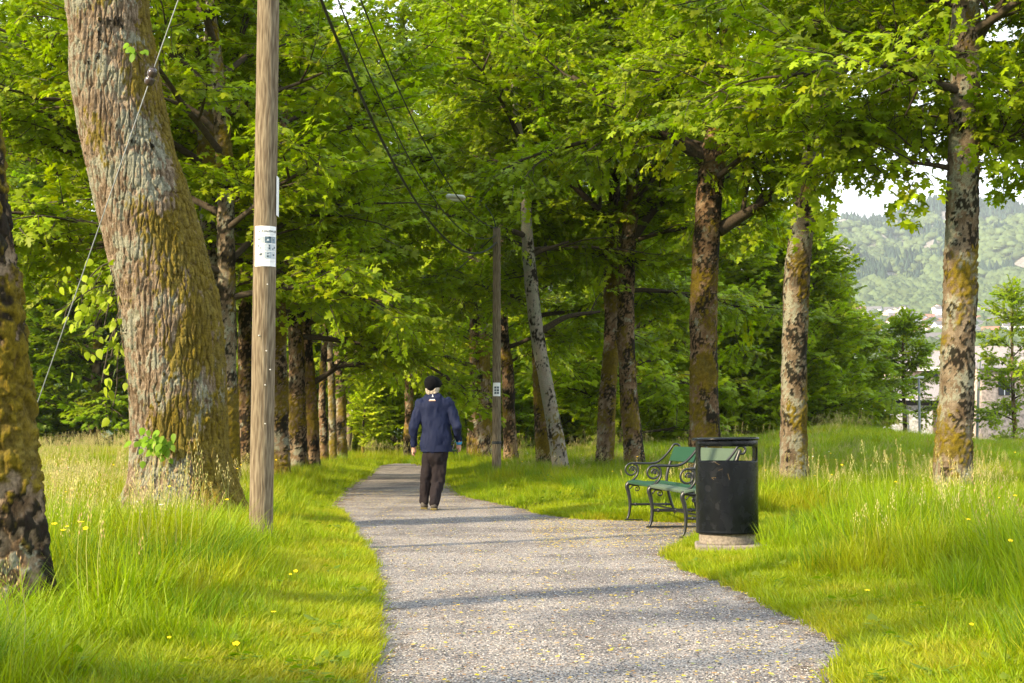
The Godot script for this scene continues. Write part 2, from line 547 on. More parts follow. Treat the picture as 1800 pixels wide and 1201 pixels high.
func build_hill() -> void:
	var b := MB.new()
	b.use_c = true
	var xs := axis([[-900, 200, 100], [200, 1500, 10], [1500, 2400, 100]])
	var ds := axis([[420, 3600, 14]])
	for d in ds:
		for x in xs:
			var r := rocky(x, d)
			var col := Color(0.080, 0.110, 0.040).lerp(Color(0.30, 0.27, 0.24), smoothstep(0.16, 0.30, r) * smoothstep(1700.0, 1900.0, d))
			b.vert(Vector3(x, hill_h(x, d), -d), col)
	var w := xs.size()
	for j in ds.size() - 1:
		for i in w - 1:
			var q := j * w + i
			b.quad(q, q + w, q + w + 1, q + 1)
	tag(obj("hillside", b.mesh(), M.hill), "", "", "", "structure")
	# woods on it: round crowns and pointed spruces
	var rng2 := RandomNumberGenerator.new()
	rng2.seed = 5
	var kinds := []
	for kind in 2:
		var c := MB.new()
		c.use_c = true
		var prof := [Vector2(0.25, 0.0), Vector2(0.75, 0.25), Vector2(0.85, 0.5), Vector2(0.6, 0.85), Vector2(0.02, 1.05)] if kind == 0 else [Vector2(0.1, 0.0), Vector2(0.55, 0.12), Vector2(0.33, 0.55), Vector2(0.02, 1.5)]
		c.lathe(Vector3.ZERO, prof, 7)
		for i in c.v.size():
			if c.v[i].length() > 0.3:
				var a := atan2(c.v[i].z, c.v[i].x)
				c.v[i] *= 1.0 + 0.2 * sin(a * 3.0 + c.v[i].y * 7.0)
		kinds.append([c.mesh(M.far_tree), [], []])
	for i in 56000:
		var d := rng2.randf_range(560.0, 3450.0)
		var x := d * rng2.randf_range(0.155, 0.42)
		var r := rocky(x, d)
		if d > 1800.0 and r > 0.18 + rng2.randf() * 0.15: continue
		if d < 1740.0 and rng2.randf() < (0.93 if d > 1150.0 else 0.8): continue
		var spruce := 1 if (n1.get_noise_2d(x * 0.004, d * 0.004 + 50.0) > 0.12 and d > 2000.0 and rng2.randf() < 0.85) or d > 2900.0 else 0
		var s := rng2.randf_range(5.0, 11.0) if spruce == 0 else rng2.randf_range(6.0, 11.0)
		var bs := Basis(Vector3.UP, rng2.randf() * TAU).scaled(Vector3(s, s * rng2.randf_range(0.8, 1.2), s))
		kinds[spruce][1].append(Transform3D(bs, Vector3(x, hill_h(x, d) - 0.5, -d)))
		var g := rng2.randf_range(0.75, 1.25)
		kinds[spruce][2].append((Color(0.085, 0.115, 0.045) if spruce == 0 else Color(0.028, 0.050, 0.032)) * g)
	for k in 2:
		tag(multi(["hillside_wood", "hillside_spruce_wood"][k], kinds[k][0], kinds[k][1], kinds[k][2]), ["pale green deciduous wood covering the far hillside", "dark spruce wood on the upper hillside"][k], "wood", "", "stuff")
	# the town at its foot
	for i in 230:
		var d := 1040.0 + 690.0 * pow(rng2.randf(), 0.6)
		var x := d * rng2.randf_range(0.205, 0.36)
		var y := hill_h(x, d)
		var wdt := rng2.randf_range(4.5, 8.5)
		var dep := rng2.randf_range(4.0, 6.5)
		var hgt := rng2.randf_range(6.0, 10.0)
		var which := 0 if rng2.randf() < 0.8 else (1 if rng2.randf() < 0.7 else 2)
		var red := rng2.randf() < 0.3
		var t := thing(["white_house", "cream_house", "red_house"][which], "small %s house with %s gabled roof in the far town below the hillside" % [["white", "cream", "red"][which], "reddish" if red else "dark"], "house", Vector3(x, y - 1.0, -d), rng2.randf_range(-0.6, 0.6) + (PI / 2 if rng2.randf() < 0.5 else 0.0), "houses of the town below the hillside")
		var wl := MB.new()
		wl.box(Vector3(0, hgt * 0.5, 0), Vector3(wdt, hgt * 0.5, dep))
		for s: float in [-1.0, 1.0]:
			var k := wl.vert(Vector3(s * wdt, hgt, -dep)); wl.vert(Vector3(s * wdt, hgt + 3.2, 0)); wl.vert(Vector3(s * wdt, hgt, dep))
			if s > 0: wl.tri(k, k + 1, k + 2)
			else: wl.tri(k, k + 2, k + 1)
		obj("wall", wl.mesh(), [M.white_wall, M.cream_wall, M.red_wall][which], t)
		var rf := MB.new()
		for s: float in [-1.0, 1.0]:
			var ang := atan2(3.2, dep)
			rf.box(Vector3(0, hgt + 1.6 + 0.15, s * dep * 0.5), Vector3(wdt + 0.5, 0.15, dep * 0.5 / cos(ang) + 0.35), Basis(Vector3.RIGHT, s * ang))
		obj("roof", rf.mesh(), M.roof_red if red else M.roof_dark, t)

func slab(parent: Node3D, called: String, m: Material, o: Vector3, h: Vector3, b := Basis(), ch := 0.0) -> MeshInstance3D:
	var k := MB.new()
	k.box(o, h, b, ch)
	return obj(called, k.mesh(), m, parent)

func build_buildings() -> void:
	# low hall with grey panelled wall, lean-to roof and a pinkish upper storey
	var base := at(1660, 770, 112.0)
	base.y = -2.3
	var t := thing("community_hall", "low hall with grey walls, slate roofs and pinkish upper storey beyond the meadow", "building", base)
	var x0 := at(1532, 700, 112.0).x - base.x
	var x1 := 12.5
	var cx := (x0 + x1) * 0.5
	var hw := (x1 - x0) * 0.5
	var y := func(py: float) -> float: return at(900, py, 112.0).y - base.y
	slab(t, "lower_wall", M.grey_wall, Vector3(cx, y.call(713) * 0.5, -3), Vector3(hw, y.call(713) * 0.5, 3))
	slab(t, "window_band", M.dark_band, Vector3(cx, (y.call(713) + y.call(701)) * 0.5, -3.2), Vector3(hw - 0.1, (y.call(701) - y.call(713)) * 0.5, 3))
	for i in 9:
		slab(t, "post", M.brown_post, Vector3(x0 + 0.2 + i * (x1 - x0 - 0.4) / 8.0, y.call(702) * 0.5, 0.09), Vector3(0.09, y.call(702) * 0.5, 0.085))
	var ry: float = y.call(702)
	var ty: float = y.call(668)
	var lean := atan2(ty - ry, 5.0)
	slab(t, "lower_roof", M.slate, Vector3(cx, (ry + ty) * 0.5 + 0.1, -2.0), Vector3(hw + 0.5, 0.09, 2.5 / cos(lean) + 0.3), Basis(Vector3.RIGHT, lean))
	slab(t, "gutter", M.grey_wall, Vector3(cx, ry - 0.02, 0.72), Vector3(hw + 0.5, 0.08, 0.07))
	var ux0 := at(1600, 700, 115.0).x - base.x
	slab(t, "upper_wall", M.pink_wall, Vector3((ux0 + x1) * 0.5, y.call(645) * 0.5, -8.0), Vector3((x1 - ux0) * 0.5, y.call(645) * 0.5, 3.4))
	for i in 4:
		slab(t, "upper_window", M.dark_band, Vector3(ux0 + 2.0 + i * 2.9, y.call(654), -4.57), Vector3(0.55, 0.22, 0.04))
	var uy: float = y.call(644)
	var vy: float = y.call(611)
	var pitch2 := atan2(vy - uy, 4.2)
	slab(t, "upper_roof", M.slate, Vector3((ux0 + x1) * 0.5, (uy + vy) * 0.5 + 0.1, -6.2), Vector3((x1 - ux0) * 0.5 + 0.6, 0.09, 2.1 / cos(pitch2) + 0.1), Basis(Vector3.RIGHT, pitch2))
	slab(t, "upper_roof", M.slate, Vector3((ux0 + x1) * 0.5, (uy + vy) * 0.5 + 0.1, -10.2), Vector3((x1 - ux0) * 0.5 + 0.6, 0.09, 2.1 / cos(pitch2) + 0.1), Basis(Vector3.RIGHT, -pitch2))
	slab(t, "fascia", M.white_wall, Vector3((ux0 + x1) * 0.5, uy - 0.02, -3.95), Vector3((x1 - ux0) * 0.5 + 0.6, 0.13, 0.05))
	# pale house at the right border
	var b2 := at(1775, 770, 104.0)
	b2.y = -2.3
	var h := thing("pink_house", "pale pink plastered house showing between the leaves of a small tree", "house", b2)
	var yy := func(py: float) -> float: return at(900, py, 104.0).y - b2.y
	slab(h, "wall", M.pink_wall, Vector3(1.2, yy.call(648) * 0.5, -2.6), Vector3(3.0, yy.call(648) * 0.5, 2.6))
	slab(h, "roof", M.slate, Vector3(1.2, yy.call(648) + 0.75, -1.2), Vector3(3.4, 0.1, 1.75), Basis(Vector3.RIGHT, 0.5))
	slab(h, "roof", M.slate, Vector3(1.2, yy.call(648) + 0.75, -4.05), Vector3(3.4, 0.1, 1.75), Basis(Vector3.RIGHT, -0.5))
	for i in 2:
		var wd := slab(h, "window", M.dark_band, Vector3(-0.3 + i * 2.4, yy.call(682), 0.02), Vector3(0.4, 0.5, 0.04))
		slab(wd, "frame", M.white_wall, Vector3(-0.3 + i * 2.4, yy.call(682), 0.045), Vector3(0.03, 0.5, 0.02))
	# lamps and a sign by the hall
	var lamp := thing("street_lamp", "thin grey lamp post with a flat top in front of the hall", "street lamp", at(1617, 765, 84.0) * Vector3(1, 0, 1) + Vector3(0, -1.5, 0))
	var p := MB.new()
	p.tube(PackedVector3Array([Vector3.ZERO, Vector3(0, 5.6, 0)]), PackedFloat32Array([0.09, 0.06]), 8)
	obj("pole", p.mesh(), M.steel, lamp)
	slab(lamp, "lamp_head", M.lamp, Vector3(-0.1, 5.65, 0), Vector3(0.36, 0.06, 0.13), Basis(), 0.02)
	var lamp2 := thing("street_lamp", "grey lamp post with an arm and long pale head beside the pink house", "street lamp", at(1715, 765, 82.0) * Vector3(1, 0, 1) + Vector3(0, -1.5, 0))
	p = MB.new()
	p.tube(smooth_path([Vector3.ZERO, Vector3(0.12, 3.2, 0), Vector3(0.28, 6.3, 0), Vector3(0.34, 6.55, 0), Vector3(0.6, 6.6, 0)], 0.2), PackedFloat32Array(range(60).map(func(i): return 0.075)), 8)
	obj("pole", p.mesh(), M.steel, lamp2)
	slab(lamp2, "lamp_head", M.lamp, Vector3(0.78, 6.62, 0), Vector3(0.34, 0.06, 0.14), Basis(Vector3.BACK, 0.06), 0.03)
	var sg := thing("road_sign", "small white board on a post before the grey hall wall", "sign", at(1548, 765, 88.0) * Vector3(1, 0, 1) + Vector3(0, -1.5, 0))
	slab(sg, "post", M.steel, Vector3(0, 1.75, 0), Vector3(0.04, 1.75, 0.04))
	slab(sg, "board", M.white_wall, Vector3(-0.05, 3.62, 0.06), Vector3(0.40, 0.13, 0.02), Basis(), 0.008)

# ================================================================ leaves
func leaf_shape(b: MB, xf: Transform3D, s: float, col: Color, lobed := true) -> void:
	var outline := [Vector2(0, 0), Vector2(0.34, -0.08), Vector2(0.40, 0.10), Vector2(0.24, 0.24), Vector2(0.60, 0.50), Vector2(0.36, 0.54), Vector2(0.17, 0.52), Vector2(0.20, 0.76), Vector2(0, 1.0), Vector2(-0.20, 0.76), Vector2(-0.17, 0.52), Vector2(-0.36, 0.54), Vector2(-0.60, 0.50), Vector2(-0.24, 0.24), Vector2(-0.40, 0.10), Vector2(-0.34, -0.08)]
	if not lobed:
		outline = [Vector2(0, 0), Vector2(0.27, 0.08), Vector2(0.36, 0.32), Vector2(0.27, 0.62), Vector2(0, 1.0), Vector2(-0.27, 0.62), Vector2(-0.36, 0.32), Vector2(-0.27, 0.08)]
	var mid := b.vert(xf * (Vector3(0, 0.38, 0.0) * s), col)
	var first := b.v.size()
	for p: Vector2 in outline:
		b.vert(xf * (Vector3(p.x, p.y, -0.28 * absf(p.x) - 0.22 * p.y * p.y + 0.06) * s), col)
	for i in outline.size():
		b.tri(mid, first + i, first + (i + 1) % outline.size())

# a spray: twig along +y with leaves held roughly level (leaf faces towards +z)
func spray_mesh(seed_: int, pairs: int, length: float, size: float, lobed: bool) -> ArrayMesh:
	var r := RandomNumberGenerator.new()
	r.seed = seed_
	var b := MB.new()
	b.use_c = true
	var tw := MB.new()
	tw.use_c = true
	var bend := Vector3(r.randf_range(-0.1, 0.1), 0, r.randf_range(-0.12, 0.02))
	tw.tube(PackedVector3Array([Vector3.ZERO, Vector3(0, length * 0.5, 0.0) + bend * 0.4, Vector3(0, length, 0) + bend]), PackedFloat32Array([0.010, 0.007, 0.003]), 3, Color(0.4, 0.25, 0.9))
	for i in pairs + 1:
		var f := (float(i) + 0.6) / (pairs + 0.6)
		var o := Vector3(0, length * f, 0) + bend * f * f
		for s: float in [-1.0, 1.0]:
			if i == pairs and s > 0: continue
			var dir := Vector3(s * r.randf_range(0.5, 1.1), r.randf_range(0.25, 0.9), r.randf_range(-0.25, 0.35))
			if i == pairs: dir = Vector3(r.randf_range(-0.2, 0.2), 1, 0)
			dir = dir.normalized()
			var stalk := o + dir * r.randf_range(0.05, 0.11)
			var tip := (dir + Vector3(0, 0, r.randf_range(-0.75, 0.05)) + Vector3(r.randf_range(-0.3, 0.3), r.randf_range(-0.3, 0.3), 0)).normalized()
			var face := Vector3(r.randf_range(-0.45, 0.45), r.randf_range(-0.45, 0.45), 1.0).normalized()
			var x := tip.cross(face).normalized()
			var g := r.randf_range(0.8, 1.2)
			var y := r.randf_range(0.92, 1.12)
			leaf_shape(b, Transform3D(Basis(x, tip, x.cross(tip)), stalk), size * r.randf_range(0.55, 1.3), Color(g * y, g, g), lobed)
	var m := b.mesh(M.leaf)
	return tw.mesh(M.twig, m)

func make_sprays() -> void:
	for k in 4:
		sprays.append(spray_mesh(100 + k, 9, 0.64, 0.118, true))
	for k in 2:
		sprays.append(spray_mesh(200 + k, 8, 0.8, 0.13, false))

# ================================================================ trees
const BARK := {
	"furrowed": {"base": Color(0.20, 0.135, 0.078), "alt": Color(0.44, 0.335, 0.225), "lichen": 0.02, "dark": 0.80, "moss": 0.16, "side": 0.62, "foot": 0.15, "furrow": 0.055},
	"pale": {"base": Color(0.20, 0.14, 0.08), "alt": Color(0.36, 0.28, 0.185), "lichen": 0.00, "dark": 0.14, "moss": 0.22, "side": 0.12, "foot": 0.40, "furrow": 0.003},
	"mossy": {"base": Color(0.20, 0.125, 0.065), "alt": Color(0.42, 0.31, 0.20), "lichen": 0.22, "dark": 0.04, "moss": 0.06, "side": 0.10, "foot": 0.15, "furrow": 0.008},
	"dark": {"base": Color(0.20, 0.115, 0.055), "alt": Color(0.38, 0.26, 0.15), "lichen": 0.30, "dark": -0.02, "moss": 0.16, "side": 0.0, "foot": 0.2, "furrow": 0.008},
	"white": {"base": Color(0.42, 0.35, 0.27), "alt": Color(0.48, 0.42, 0.34), "lichen": 0.0, "dark": 0.30, "moss": 0.55, "side": 0.0, "foot": 0.1, "furrow": 0.002},
}

func bark_tube(pts_in: Array, radii_in: Array, sides: int, step: float, style: String, flare := 0.0, seed_ := 0.0) -> ArrayMesh:
	var P: Dictionary = BARK[style]
	var base: Color = P.base
	var alt: Color = P.alt
	var k_lichen: float = P.lichen
	var k_dark: float = P.dark
	var k_moss: float = P.moss
	var k_side: float = P.side
	var k_foot: float = P.foot
	var furrow: float = P.furrow
	var pts := smooth_path(pts_in, step)
	var n := pts.size()
	var b := MB.new()
	b.use_c = true
	# radius along the length, by height among the given points
	var lens := [0.0]
	for i in range(1, pts_in.size()): lens.append(lens[-1] + pts_in[i].distance_to(pts_in[i - 1]))
	var total: float = lens[-1]
	var off := Vector3(seed_ * 17.3, seed_ * 5.1, seed_ * 9.7)
	var lichen_c := Color(0.40, 0.40, 0.29)
	var moss_c := Color(0.215, 0.155, 0.009)
	var dark_c := Color(0.016, 0.012, 0.006)
	var big := furrow > 0.02
	for i in n:
		var l := total * i / (n - 1.0)
		var s := 1
		while s < lens.size() - 1 and lens[s] < l: s += 1
		var r: float = lerpf(radii_in[s - 1], radii_in[s], clampf((l - lens[s - 1]) / maxf(lens[s] - lens[s - 1], 0.001), 0.0, 1.0))
		var foot := exp(-l / 0.35)
		var c := pts[i]
		for k in sides + 1:
			var a := TAU * (k % sides) / sides
			var dir := Vector3(cos(a), 0, -sin(a))
			var q := c + dir * r + off
			var rr := r
			if flare > 0.0:
				rr *= 1.0 + flare * foot * (0.55 + 0.8 * maxf(0.0, sin(a * 4.0 + seed_) + 0.5 * sin(a * 7.0 + 1.0)))
			var lump := n1.get_noise_3d(q.x * 1.6, q.y * 1.1, q.z * 1.6)
			rr *= 1.0 + (0.05 if big else 0.09) * lump
			var col := base
			var v1 := n2.get_noise_3d(q.x * 7.0, q.y * 5.0, q.z * 7.0)
			if big:
				var wob := 0.5 * n1.get_noise_3d(q.x * 3.0, q.y * 2.0, q.z * 3.0)
				var crack := n4.get_noise_3d(q.x * 14.0 + wob, q.y * 1.5 + wob, q.z * 14.0 + wob) + 1.0
				var crack2 := n4.get_noise_3d(q.x * 27.0 + 5.0, q.y * 9.0, q.z * 27.0 + 2.0 * wob) + 1.0
				var fine := n2.get_noise_3d(q.x * 34.0, q.y * 6.0, q.z * 34.0)
				var ridge := lump
				rr += 0.024 * smoothstep(0.02, 0.20, crack) + 0.009 * smoothstep(0.0, 0.2, crack2) + fine * 0.006
				col = base.lerp(alt, clampf(0.5 + fine * 1.2 + v1 * 0.9, 0.0, 1.0))
			else:
				col = base.lerp(alt, clampf(0.5 + v1 * 1.5, 0.0, 1.0))
				rr += v1 * furrow
				if furrow > 0.005:
					rr += 0.010 * smoothstep(0.0, 0.3, n4.get_noise_3d(q.x * 17.0, q.y * 8.0, q.z * 17.0) + 1.0)
			# lichen crusts, dark moss clumps, ochre moss cushions
			var v2 := n1.get_noise_3d(q.x * 3.1 + 40.0, q.y * 2.3, q.z * 3.1)
			var v3 := n2.get_noise_3d(q.x * 14.0 + 9.0, q.y * 11.0, q.z * 14.0) if not big else n2.get_noise_3d(q.x * 22.0 + 9.0, q.y * 7.0, q.z * 22.0)
			if v2 + v3 * 0.85 > k_lichen:
				col = col.lerp(lichen_c, clampf((v2 + v3 * 0.85 - k_lichen) * 9.0, 0.0, 0.85))
				rr += 0.003
			var v4 := n1.get_noise_3d(q.x * 2.6 - 20.0, q.y * 1.7, q.z * 2.6) + v3 * 1.05 + v1 * 0.45 + 0.14 * dir.x
			if v4 > k_dark:
				var m := clampf((v4 - k_dark) * 14.0, 0.0, 1.0)
				col = col.lerp(dark_c, m * 0.95)
				rr += 0.010 * m
			var v5 := n2.get_noise_3d(q.x * 1.3 + 60.0, q.y * 0.8, q.z * 1.3) + v3 * 0.45 + k_side * dir.x + k_foot * exp(-l / 1.1)
			if v5 > k_moss:
				var m2 := clampf((v5 - k_moss) * 7.0, 0.0, 1.0)
				col = col.lerp(moss_c * (1.0 + v3 * 0.7), m2 * 0.9)
				rr += (0.004 if big else 0.012) * m2 * (0.6 + v3)
			b.vert(c + dir * rr, col, Vector2(a * r, l))
	var w := sides + 1
	for i in n - 1:
		for k in sides:
			var q2 := i * w + k
			b.quad(q2, q2 + w, q2 + w + 1, q2 + 1)
	return b.mesh()

# one limb: returns points; adds wood to b and sprays to lists
func limb(b: MB, from: Vector3, dir: Vector3, length: float, r0: float, droop: float, lr: RandomNumberGenerator) -> PackedVector3Array:
	var pts := PackedVector3Array()
	var rad := PackedFloat32Array()
	var steps := maxi(5, int(length / 0.4))
	var p := from
	var d := dir.normalized()
	for i in steps + 1:
		var f := float(i) / steps
		pts.append(p)
		rad.append(lerpf(r0, r0 * 0.22, pow(f, 0.8)))
		d = (d + Vector3(lr.randf_range(-0.16, 0.16), lr.randf_range(-0.14, 0.14) - droop * f * 0.12, lr.randf_range(-0.16, 0.16))).normalized()
		p += d * length / steps
	b.tube(pts, rad, 6 if r0 > 0.03 else 4)
	return pts

# cfg: base, trunk [[px, py], ...], width [px...] at depth d; or trunk3/radii directly
func tree(c: Dictionary) -> Node3D:
	var lr := RandomNumberGenerator.new()
	lr.seed = hash(c.label)
	var pts := []
	var rad := []
	var d: float = c.d
	var base: Vector3
	if c.has("px"):
		for k in c.px.size():
			var e: Array = c.px[k]
			pts.append(at(e[0], e[1], d))
			rad.append(e[2] * d / F * 0.5)
		var y0 := height(pts[0].x, -d)
		var low: Vector3 = pts[0]
		if low.y > y0:      # go on down to the ground
			var down: Vector3 = (pts[0] - pts[1]).normalized()
			down = Vector3(down.x * 0.5, -1.0, 0).normalized()
			pts.insert(0, low + down * (low.y - y0 + 0.15))
			rad.insert(0, rad[0] * 1.08)
		base = Vector3(pts[0].x, y0, pts[0].z)
	else:
		base = Vector3(c.x, height(c.x, -d), -d)
		var lean := Vector3(lr.randf_range(-0.06, 0.06), 1, lr.randf_range(-0.06, 0.06))
		for k in 4:
			pts.append(base + Vector3(0, -0.15, 0) + lean * (c.top * k / 3.0) + Vector3(lr.randf_range(-0.1, 0.1), 0, lr.randf_range(-0.1, 0.1)) * float(k > 0))
			rad.append(c.r * (1.0 - 0.25 * k))
	# the leader goes on up into the crown
	var top: float = c.top
	var grown := 1.0
	if c.has("px") and d > 22.0 and top > 5.0:      # mature trees reach well above the frame
		var t2 := maxf(top, 0.27 * d + 3.0) if c.px[0][0] > 700 else maxf(minf(top, 9.5), 0.2 * d + 2.5)
		grown = (t2 - c.lo) / (top - c.lo)
		top = t2
	var last: Vector3 = pts[-1]
	if last.y < top and c.has("px"):
		var dir: Vector3 = (pts[-1] - pts[-2]).normalized()
		var rise := top - last.y
		pts.append(last + (dir + Vector3(lr.randf_range(-0.1, 0.1), 0.3, lr.randf_range(-0.1, 0.1))).normalized() * rise * 0.5)
		rad.append(rad[-1] * 0.62)
		pts.append(pts[-1] + Vector3(lr.randf_range(-0.15, 0.15), 1, lr.randf_range(-0.15, 0.15)) * rise * 0.5)
		rad.append(rad[-1] * 0.3)
	var t := thing(c.get("name", "maple_tree"), c.label, "tree", base, 0.0, c.get("group", ""))
	for i in pts.size(): pts[i] -= base
	var near := clampf(24.0 / d, 0.35, 2.2)
	var sides := int(clampf(rad[1] * TAU / ((0.011 if c.get("bark", "") == "furrowed" else 0.018) / near), 14, 480))
	if c.has("px"):
		obj("trunk", bark_tube(pts, rad, sides, (0.017 if c.get("bark", "") == "furrowed" else 0.030) / near, c.get("bark", "mossy"), c.get("flare", 0.3), lr.randf() * 10.0), M.bark, t)
		solid_spots.append(Vector3(base.x, base.z, rad[0] * 1.1))
	else:
		obj("trunk", bark_tube(pts, rad, 14, 0.15, c.get("bark", "mossy"), 0.3, lr.randf() * 10.0), M.bark, t)
	# limbs: those given by pixels, then generated ones
	var xf := [[], [], [], []]
	var cf := [[], [], [], []]
	var tint: Color = c.get("tint", Color(0.285, 0.378, 0.006))
	var scale: float = c.get("leaf", 1.0)
	var ends := []      # [point, direction, radius] from where twigs spread
	for g in c.get("limbs", []):
		var lp := []
		for e in g: lp.append(at(e[0], e[1], e[2] if e.size() > 3 else d) - base)
		var w0: float = g[0][-1] * d / F * 0.5
		var b := MB.new()
		var sp := smooth_path(lp, 0.2)
		var rr := PackedFloat32Array()
		for i in sp.size(): rr.append(lerpf(w0, w0 * 0.3, float(i) / sp.size()))
		b.tube(sp, rr, 8)
		for q in 5:
			var i := int(sp.size() * (0.35 + 0.6 * q / 4.0))
			i = clampi(i, 1, sp.size() - 2)
			var dd := (sp[i + 1] - sp[i - 1]).normalized()
			var sd := (dd + Vector3(lr.randf_range(-0.9, 0.9), lr.randf_range(-0.1, 0.7), lr.randf_range(-0.9, 0.9))).normalized()
			if pruned(base + sp[i] + sd * 1.2, d): continue
			var lp2 := limb(b, sp[i], sd, lr.randf_range(1.0, 2.0), rr[i] * 0.5, 0.5, lr)
			ends.append([lp2, 0.3])
		ends.append([sp, 0.6])
		obj("branch", b.mesh(), M.limb, t)
	var lo: float = c.lo
	var n_limbs := int(c.get("n", 13) * lerpf(1.0, grown, 0.9))
	var R: float = c.get("R", 3.6)
	for i in n_limbs:
		var f := (i + lr.randf()) / n_limbs
		var hgt := lerpf(lo, top * 0.97, f) - base.y
		# a point of the trunk at that height
		var j := 0
		while j < pts.size() - 2 and pts[j + 1].y < hgt: j += 1
		var u := clampf((hgt - pts[j].y) / maxf(pts[j + 1].y - pts[j].y, 0.01), 0.0, 1.0)
		var from: Vector3 = pts[j].lerp(pts[j + 1], u)
		var az := i * 2.4 + lr.randf_range(-0.4, 0.4)
		var el := lerpf(0.15, 1.0, f) + lr.randf_range(-0.12, 0.2)
		var len := R * (1.0 - 0.62 * f * f) * lr.randf_range(0.8, 1.1)
		len *= 1.0 + c.get("aim", 0.0) * cos(az)
		var dir := Vector3(cos(az) * cos(el), sin(el), sin(az) * cos(el))
		if d > 10.0 and (pruned(base + from + dir * len * 0.75, d) or pruned(base + from + dir * len, d)): continue
		var b := MB.new()
		var r0 := clampf(0.018 * len + 0.012, 0.02, rad[0] * 0.4)
		var lp := limb(b, from, dir, len, r0, c.get("droop", 1.0), lr)
		ends.append([lp, 0.25])
		var subs: int = c.get("subs", 6)
		for q in subs:
			var k := int(lp.size() * (0.2 + 0.75 * q / subs))
			k = clampi(k, 1, lp.size() - 2)
			var dd := (lp[k + 1] - lp[k - 1]).normalized()
			var side := dd.cross(Vector3.UP).normalized() * (1.0 if q % 2 else -1.0)
			var sd := (dd * 0.7 + side * lr.randf_range(0.5, 1.0) + Vector3(0, lr.randf_range(-0.25, 0.4), 0)).normalized()
			var lp2 := limb(b, lp[k], sd, len * lr.randf_range(0.3, 0.5), r0 * 0.4, 1.0, lr)
			ends.append([lp2, 0.15])
		obj("branch", b.mesh(), M.limb, t)
	# leaf sprays along the outer wood
	var dens: float = c.get("dens", 1.0)
	if c.has("px") and c.px[0][0] < 700 and d > 22.0: dens *= 0.8
	for e in ends:
		var lp: PackedVector3Array = e[0]
		var start: float = e[1]
		var length := lp[0].distance_to(lp[-1])
		var count := int((length * (1.0 - start) * 9.0 + 4.0) * dens)
		for q in count:
			var f := lerpf(start, 1.0, pow(lr.randf(), 0.8)) * (lp.size() - 1.001)
			var k := int(f)
			var p := lp[k].lerp(lp[k + 1], f - k)
			var dd := (lp[k + 1] - lp[k]).normalized()
			var sd := (dd * 0.6 + Vector3(lr.randf_range(-1, 1), lr.randf_range(-0.55, 0.5), lr.randf_range(-1, 1))).normalized()
			p += Vector3(lr.randf_range(-0.22, 0.22), lr.randf_range(-0.28, 0.2), lr.randf_range(-0.22, 0.22)) * scale
			var z := (Vector3.UP + Vector3(lr.randf_range(-0.5, 0.5), 0, lr.randf_range(-0.5, 0.5))).normalized()
			var x := sd.cross(z)
			if x.length() < 0.1: continue
			x = x.normalized()
			var s := scale * lr.randf_range(0.75, 1.15)
			if d > 10.0 and pruned(base + p, d): continue
			if not in_view(base + p, 0.05):
				if lr.randf() < 0.8: continue
				s *= 1.3
			var bs := Basis(x, sd, x.cross(sd)).scaled(Vector3(s, s, s))
			var v := lr.randi() % 4
			xf[v].append(Transform3D(bs, p))
			var g := lr.randf_range(0.62, 1.25)
			var warm := lr.randf_range(-0.03, 0.03)
			if lr.randf() < 0.07: warm += 0.08
			cf[v].append(Color(maxf(0.02, tint.r * g + warm), tint.g * g + warm * 0.5, tint.b))
	var kinds: int = c.get("kinds", 4)
	for v in kinds:
		if kinds == 1:
			for q in range(1, 4):
				xf[0].append_array(xf[q]); cf[0].append_array(cf[q])
		if xf[v].size():
			var mi := multi("crown", sprays[v if kinds > 1 else c.get("spray", 0)], xf[v], cf[v], t)
			mi.set_meta("kind", "stuff")
	return t

